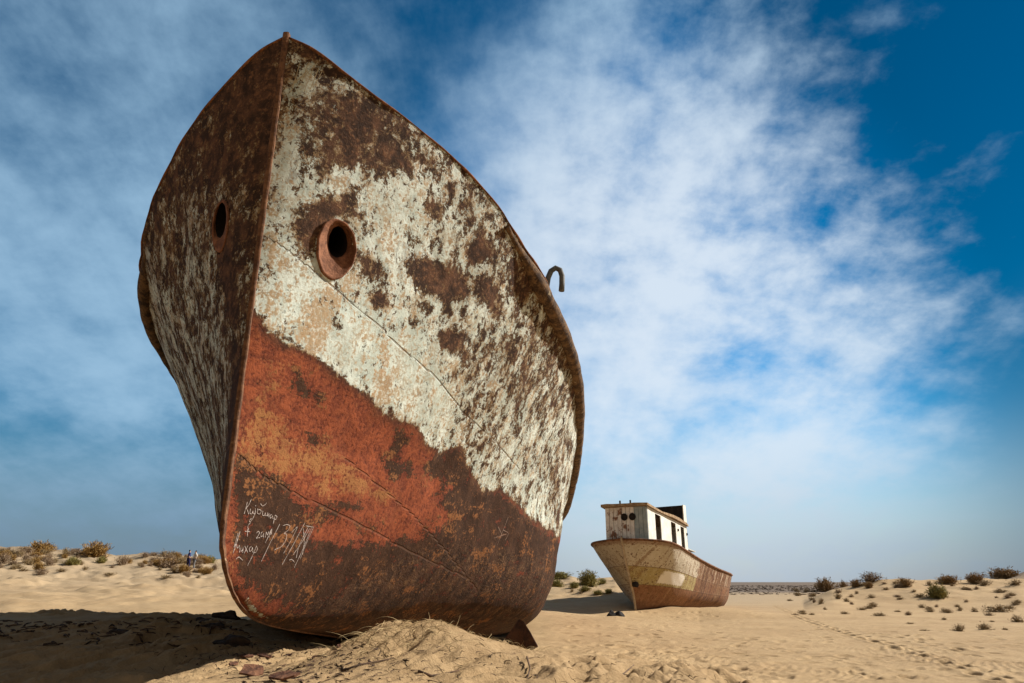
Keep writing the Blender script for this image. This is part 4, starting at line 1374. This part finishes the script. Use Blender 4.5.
# ------------------------------------------------------------------ litter, straw, scrap
def small_stuff():
    r = random.Random(11)
    # straw and roots on the drift against the hull
    V, F = [], []

    def strand(x, y, ln, w, az, lift, droop, seg=5):
        p = Vector((x, y, gz(x, y) - .01))
        d = Vector((math.cos(az) * math.cos(lift), math.sin(az) * math.cos(lift), math.sin(lift)))
        pv = None
        for k in range(seg + 1):
            s = Vector((d.y, -d.x, 0))
            s = (s.normalized() if s.length > 1e-4 else Vector((1, 0, 0))) * w * (1 - .7 * k / seg)
            up = s.cross(d).normalized() * s.length
            cur = (len(V), len(V) + 1, len(V) + 2)
            V.extend([tuple(p - s), tuple(p + s), tuple(p + up * 1.6)])
            if pv:
                for a in range(3):
                    b = (a + 1) % 3
                    F.append((pv[a], pv[b], cur[b], cur[a]))
            pv = cur
            p = p + d * ln / seg
            d = (d + Vector((r.gauss(0, .18), r.gauss(0, .18), -droop + r.gauss(0, .08)))).normalized()
            g0 = gz(p.x, p.y) + .004
            if p.z < g0: p.z = g0; d.z = max(d.z, 0)
    for _ in range(330):
        x, y = r.gauss(-1.25, .42), r.gauss(7.75, .28)
        strand(x, y, r.uniform(.08, .34), r.uniform(.0014, .0032), r.uniform(0, 6.28), abs(r.gauss(0, .4)), r.uniform(.15, .4))
    for _ in range(130):
        u = r.random()
        x, y = -.9 + u * 1.2 + r.gauss(0, .06), 8.05 + .2 * u + r.gauss(0, .1)
        strand(x, y, r.uniform(.05, .2), r.uniform(.0012, .0026), r.uniform(0, 6.28), r.uniform(.1, .9), r.uniform(.15, .35))
    for _ in range(60):
        x, y = r.gauss(-1.9, .5), r.gauss(7.0, .5)
        strand(x, y, r.uniform(.06, .2), r.uniform(.001, .0025), r.uniform(0, 6.28), r.uniform(.0, .5), .2)
    o = obj('dry_grass', mesh_np('dry_grass', np.array(V), np.array(F), False), plant_mat('straw', (.30, .20, .09), (.50, .37, .19)))
    tag(o, 'pale dry straw and roots growing out of the drift against the hull', 'dry grass', kind='stuff')
    # dark twigs and flakes of rust strewn over the near sand
    V, F = [], []
    for _ in range(430):
        px, py = r.uniform(150, 760), 683 - abs(r.gauss(0, 26))
        if py < 632: continue
        x, y = on_ground(px, min(py, 690))
        strand(x, y, r.uniform(.03, .16), r.uniform(.0018, .005), r.uniform(0, 6.28), r.uniform(0, .3), .15, 4)
    for _ in range(520):
        px, py = r.gauss(285, 50), r.gauss(662, 13)
        x, y = on_ground(min(px, 420), min(py, 690))
        strand(x, y, r.uniform(.02, .07), r.uniform(.004, .012), r.uniform(0, 6.28), r.uniform(0, .5), .3, 2)
    for _ in range(260):
        px, py = r.uniform(0, 250), r.gauss(632, 7)
        x, y = on_ground(px, min(max(py, 622), 660))
        strand(x, y, r.uniform(.04, .22), r.uniform(.006, .02), r.uniform(0, 6.28), r.uniform(0, .4), .3, 3)
    o = obj('twig_litter', mesh_np('twig_litter', np.array(V), np.array(F), False), plant_mat('dark_twig', (.035, .02, .012), (.10, .055, .03)))
    tag(o, 'dark broken twigs and rust flakes strewn over the near sand', 'litter', kind='stuff')
    # clods and chips
    # named sticks
    tw = plant_mat('stick_bark', (.05, .03, .018), (.12, .07, .04))

    def stick(pix, r0, label, z=.015):
        P = []
        for a, c in pix:
            x, y = on_ground(a, c)
            P.append((x, y, gz(x, y) + z))
        b0 = Vector(P[0])
        mb = MB()
        mb.tube([Vector(p) - b0 for p in P], [r0 * (1 - .6 * k / (len(P) - 1)) for k in range(len(P))], 7)
        o = mb.build('stick', tw)
        o.location = b0
        tag(o, label, 'stick', 'sticks lying on the near sand')
    stick([(418, 673), (432, 672), (446, 669), (460, 668)], .014, 'longest dark stick, lying flat on the drift below the straw')
    stick([(604, 677), (620, 670), (634, 665)], .012, 'dark stick pointing up to the right on the rippled sand')
    stick([(687, 664), (695, 668), (704, 671)], .010, 'short dark stick at the right end of the rippled sand')
    stick([(343, 671), (360, 667), (378, 662), (394, 656)], .010, 'thin curved stick between the rust scraps and the drift')
    stick([(527, 665), (530, 671), (527, 676), (532, 680)], .009, 'crooked upright twig on the rippled sand', .03)
    # rusty scraps below the bow
    rs = mat_rust('scrap_rust', (.07, .03, .018), (.21, .095, .05), (.30, .16, .09), 9, .012)

    def scrap(px, py, L, W, rz, tilt, label, seed):
        rr = random.Random(seed)
        x, y = on_ground(px, min(py, 688))
        n = 9
        L, W = L * .72, W * .72
        ring = [(math.cos(2 * math.pi * k / n) * L / 2 * rr.uniform(.75, 1.15), math.sin(2 * math.pi * k / n) * W / 2 * rr.uniform(.7, 1.2)) for k in range(n)]
        mb = MB()
        bend = rr.uniform(-.25, .35)
        mb.poly([(a, c, bend * a * a + rr.uniform(-.006, .006)) for a, c in ring], (0, 0, .018))
        o = mb.build('rusty_scrap', rs)
        o.location = (x, y, gz(x, y) + .02 + abs(math.sin(tilt)) * W * .25)
        o.rotation_euler = (tilt, rr.uniform(-.2, .2), rz)
        tag(o, label, 'scrap metal', 'rusty scraps below the bow')
    scrap(252, 676, .34, .24, .6, .5, 'large brown rust scrap at the bottom left of the scrap heap', 1)
    scrap(283, 681, .36, .20, -.1, .35, 'dark brown plate cut by the bottom edge of the picture', 2)
    scrap(265, 661, .36, .09, -.5, .5, 'long narrow rust strip pointing to the hull bottom', 3)
    scrap(247, 659, .24, .10, .3, .3, 'small brown flake at the upper left of the scrap heap', 4)
    scrap(288, 657, .22, .08, -.6, .4, 'narrow brown flake just right of the long rust strip', 5)
    scrap(316, 657, .13, .09, .4, .5, 'dark small chip lying alone right of the scrap heap', 6)
    scrap(338, 651, .08, .05, .9, .3, 'tiny dark chip on bare sand under the hull bottom', 7)
    scrap(233, 671, .20, .12, 1.1, .4, 'brown scrap at the sun and shadow line left of the heap', 8)
    # pale litter in the shade
    x, y = on_ground(180, 637)
    mb = MB()
    mb.poly([(-.06, -.02, 0), (.0, -.035, .012), (.06, -.01, 0), (.05, .03, .02), (-.03, .03, .008)], (0, 0, .004))
    o = mb.build('paper_scrap', mottled('pale_paper', (.5, .46, .4), (.62, .58, .5), 9))
    o.location = (x, y, gz(x, y) + .01)
    tag(o, 'tiny pale scrap lying in the dark ship shadow', 'litter')
    # black lump by the far boat: an old tyre sunk in the sand
    x, y = at(615, 609, 33.5).x, 33.5
    b0 = Vector((x, y, gz(x, y)))
    me = bpy.data.meshes.new('dark_lump')
    bm = bmesh.new()
    for cx, rx, rzz in ((-.17, .20, .26), (.17, .24, .24), (.0, .2, .16)):
        q = bmesh.ops.create_icosphere(bm, subdivisions=3, radius=1)
        for v in q['verts']:
            k = 1 + .18 * math.sin(v.co.x * 5 + cx * 9) * math.cos(v.co.y * 4 + 2) + .1 * math.sin(v.co.z * 7)
            v.co = Vector((cx + v.co.x * rx * k, v.co.y * .22 * k, v.co.z * rzz * k))
    for f in bm.faces: f.smooth = True
    bm.to_mesh(me); bm.free()
    o = obj('dark_lump', me, mottled('black_rubble', (.008, .007, .007), (.03, .024, .02), 6, .9, .02))
    o.location = b0
    tag(o, 'black rounded lump on the sand under the small boat bow', 'lump')
    # broken crust chunks in the shade by the stem
    dk = mottled('dark_clod', (.03, .02, .014), (.085, .055, .035), 8, .95, .02)
    for i, (px, py, s, lab) in enumerate(((225, 618, .15, 'biggest dark clod, in the shade right beside the stem foot'), (212, 630, .12, 'dark clod left of the big clod by the stem foot'),
                                          (232, 646, .13, 'dark clod at the sunlit edge below the stem foot'), (118, 632, .11, 'dark clod alone in the middle of the ship shadow'),
                                          (203, 622, .10, 'small dark clod on the far side of the clods by the stem'))):
        x, y = on_ground(px, py)
        bm = bmesh.new()
        bmesh.ops.create_icosphere(bm, subdivisions=3, radius=1)
        for v in bm.verts:
            c = v.co
            k = 1 + .22 * math.sin(c.x * 4 + i * 3) * math.cos(c.y * 5 + i) + .16 * math.sin(c.z * 6 + c.x * 3 + i)
            v.co = Vector((c.x * s * 1.7 * k, c.y * s * 1.2 * k, c.z * s * .75 * k))
        me = bpy.data.meshes.new('clod')
        bm.to_mesh(me); bm.free()
        o = obj('sand_clod', me, dk)
        o.location = (x, y, gz(x, y) + s * .1)
        tag(o, lab, 'clod', 'dark clods in the ship shadow')


# ------------------------------------------------------------------ two walkers far away
def skinned(name, pts, edges, radii, mat, parent, sub=1):
    me = bpy.data.meshes.new(name)
    me.from_pydata([tuple(p) for p in pts], edges, [])
    o = obj(name, me, mat, parent)
    bm = bmesh.new()
    bm.from_mesh(me)
    ly = bm.verts.layers.skin.verify()
    for v, r in zip(bm.verts, radii): v[ly].radius = r if isinstance(r, tuple) else (r, r)
    bm.verts.ensure_lookup_table()
    bm.verts[0][ly].use_root = True
    bm.to_mesh(me)
    bm.free()
    md = o.modifiers.new('skin', 'SKIN')
    md.use_smooth_shade = True
    sb = o.modifiers.new('sub', 'SUBSURF')
    sb.levels = sb.render_levels = sub
    return o


def flat_mat(name, c):
    m, g, b = new_mat(name)
    n = g.noise(objco(g), 6, 3, .5)
    finish(g, b, g.mix(g.ss(n, -.2, .2), tuple(x * .85 for x in c), c), .85)
    return m


def person(px, py, Y, face, label, top, legs, hair, stride):
    p = at(px, py, Y)
    p.x, p.y = on_ground(px, py, 60)
    root = empty('person', (p.x, p.y, gz(p.x, p.y)), label, 'person', 'people walking on the left dunes')
    skin = flat_mat('skin', (.42, .27, .19))
    s = stride
    J = {'pel': (0, 0, .95), 'chest': (0, .01, 1.25), 'neck': (0, 0, 1.46), 'jaw': (0, -.015, 1.55), 'crown': (0, 0, 1.70),
         'shl': (.18, 0, 1.42), 'ell': (.24, .05 - s * .2, 1.15), 'hal': (.25, -.05 - s * .3, .92), 'shr': (-.18, 0, 1.42), 'elr': (-.25, .03 + s * .2, 1.16), 'har': (-.24, -.12 + s * .3, .95),
         'hpl': (.09, 0, .90), 'knl': (.10, -.02 + s * .2, .50), 'anl': (.10, .03 + s * .4, .09), 'tol': (.11, -.12 + s * .4, .03),
         'hpr': (-.09, 0, .90), 'knr': (-.10, -.04 - s * .2, .50), 'anr': (-.10, .03 - s * .35, .09), 'tor': (-.11, -.12 - s * .35, .03)}
    Rd = {'pel': .13, 'chest': (.16, .11), 'neck': .055, 'jaw': (.07, .085), 'crown': (.06, .08), 'shl': .065, 'ell': .045, 'hal': .035, 'shr': .065, 'elr': .045, 'har': .035,
          'hpl': .095, 'knl': .062, 'anl': .045, 'tol': .038, 'hpr': .095, 'knr': .062, 'anr': .045, 'tor': .038}
    E = [('pel', 'chest'), ('chest', 'neck'), ('neck', 'jaw'), ('jaw', 'crown'), ('neck', 'shl'), ('shl', 'ell'), ('ell', 'hal'), ('neck', 'shr'), ('shr', 'elr'), ('elr', 'har'),
         ('pel', 'hpl'), ('hpl', 'knl'), ('knl', 'anl'), ('anl', 'tol'), ('pel', 'hpr'), ('hpr', 'knr'), ('knr', 'anr'), ('anr', 'tor')]

    def part(name, keys, grow, mat):
        ks = list(keys)
        idx = {k: i for i, k in enumerate(ks)}
        ed = [(idx[a], idx[b]) for a, b in E if a in idx and b in idx]
        rad = [tuple(x + grow for x in Rd[k]) if isinstance(Rd[k], tuple) else Rd[k] + grow for k in ks]
        return skinned(name, [J[k] for k in ks], ed, rad, mat, root)
    part('body', J.keys(), 0, skin)
    part('jacket', ['pel', 'chest', 'neck', 'shl', 'ell', 'shr', 'elr'], .025, top)
    part('trousers', ['pel', 'hpl', 'knl', 'anl', 'hpr', 'knr', 'anr'], .02, legs)
    h = skinned('hair', [(0, .03, 1.58), (0, .035, 1.68), (0, 0, 1.75)], [(0, 1), (1, 2)], [.07, .09, .07], hair, root)
    root.rotation_euler = (0, 0, face)
    return root


# ------------------------------------------------------------------ light and sky
SUN_EL, SUN_AZ = math.radians(34), math.radians(75)     # azimuth clockwise from straight ahead
def light():
    d = Vector((math.sin(SUN_AZ) * math.cos(SUN_EL), math.cos(SUN_AZ) * math.cos(SUN_EL), math.sin(SUN_EL)))
    L = bpy.data.lights.new('sun', 'SUN')
    L.energy = 5.0
    L.angle = math.radians(.53)
    L.color = (1.0, .945, .86)
    o = bpy.data.objects.new('sun', L)
    o.rotation_euler = (-d).to_track_quat('-Z', 'Y').to_euler()
    o.location = (20, 0, 30)
    COL.objects.link(o)
    w = bpy.data.worlds.new('World')
    SC.world = w
    w.use_nodes = True
    nt = w.node_tree
    for n in list(nt.nodes): nt.nodes.remove(n)
    g = G(nt)
    out = g.n('ShaderNodeOutputWorld')
    bg = g.n('ShaderNodeBackground', {'Strength': .08})
    nt.links.new(bg.outputs[0], out.inputs[0])
    sky = g.n('ShaderNodeTexSky', sky_type='NISHITA', sun_disc=False, sun_elevation=SUN_EL, sun_rotation=SUN_AZ, altitude=100, air_density=1.0, dust_density=.2, ozone_density=2.5)
    dirv = g.n('ShaderNodeTexCoord').outputs['Generated']
    sep = g.n('ShaderNodeSeparateXYZ', {0: dirv})
    dx, dy, dz = sep.outputs
    # pale cloud sheet, denser ahead and a little to the right
    inv = g.m('DIVIDE', 1.0, g.m('ADD', g.m('MAXIMUM', dz, 0.0), .42))
    plane = g.n('ShaderNodeCombineXYZ', {0: g.mul(dx, inv), 1: g.mul(dy, inv), 2: 0.0}).outputs[0]
    nb = g.noise(plane, 2.0, 7, .58, .08)
    ns = g.noise(plane, 9.0, 7, .60, .1)
    nw = g.noise(g.scalev(plane, (1.6, .8, 1)), 3.4, 7, .58, .15)

    def lobe(px, py, a, b):
        v = Vector(aim(px, py)).normalized()
        dt = g.n('ShaderNodeVectorMath', {0: dirv, 1: tuple(v)}, operation='DOT_PRODUCT').outputs['Value']
        return g.ss(dt, a, b)
    main = lobe(670, 345, .86, 1.0)
    lft = lobe(150, 130, .92, 1.0)
    lf2 = lobe(60, 370, .93, 1.0)
    deep = lobe(1130, 120, .84, 1.0)
    top = lobe(790, 120, .90, 1.0)
    dens = g.add(g.mul(top, .18), g.mul(main, .42), g.mul(lft, .26), g.mul(lf2, .24), g.mul(nb, .95), g.mul(nw, .75), g.mul(g.mul(ns, g.add(.50, g.mul(top, .75))), 1.0), g.mul(deep, -.34), .02)
    cl = g.ss(dens, -.10, .66)
    hs = g.n('ShaderNodeHueSaturation', {'Hue': .492, 'Saturation': 1.6, 'Value': .95, 'Color': sky.outputs[0]}).outputs[0]
    dim = g.ss(g.add(g.mul(main, 1.0), g.mul(deep, -.9)), -.5, .9, .44, 1.15)
    hs = g.mix(1.0, hs, g.n('ShaderNodeCombineXYZ', {0: dim, 1: dim, 2: dim}).outputs[0], 'MULTIPLY')
    white = g.mix(main, (3.0, 4.7, 6.3), (6.4, 7.1, 7.8))
    col = g.mix(g.mul(cl, .86), hs, white)
    low = g.ss(dz, .0, .22, 1.0, 0.0)
    hz = g.mix(main, (1.05, 1.75, 2.7), (4.6, 5.35, 6.2))
    col = g.mix(g.mul(low, .85), col, hz)
    back = g.ss(dy, .25, -.25)  # unseen sky behind the eye, set warm grey to shape the shadow fill
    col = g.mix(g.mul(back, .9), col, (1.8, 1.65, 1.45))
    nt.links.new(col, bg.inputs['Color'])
    SC.view_settings.view_transform = 'Standard'
    SC.view_settings.look = 'None'
    SC.view_settings.gamma = 1
    SC.view_settings.exposure = .6


def camera():
    c = bpy.data.cameras.new('camera')
    c.sensor_width = 36
    c.lens = FOC / PW * 36
    c.clip_end = 20000
    o = bpy.data.objects.new('camera', c)
    o.location = (0, 0, CZ)
    o.rotation_euler = (math.pi / 2 + PITCH, 0, 0)
    COL.objects.link(o)
    SC.camera = o


make_ground()
make_ship()
make_boat()
plants()
small_stuff()
person(187.5, 569, 84, 2.2, 'walker in a dark blue jacket on the left dune', flat_mat('navy', (.02, .025, .13)), flat_mat('dark_blue', (.018, .02, .09)), flat_mat('black_hair', (.01, .008, .007)), .25)
person(193.5, 569.5, 85, -.8, 'walker in a pale shirt and grey trousers on the left dune', flat_mat('pale_shirt', (.62, .58, .52)), flat_mat('grey_trousers', (.16, .16, .17)), flat_mat('brown_hair', (.03, .02, .012)), -.2)
light()
camera()
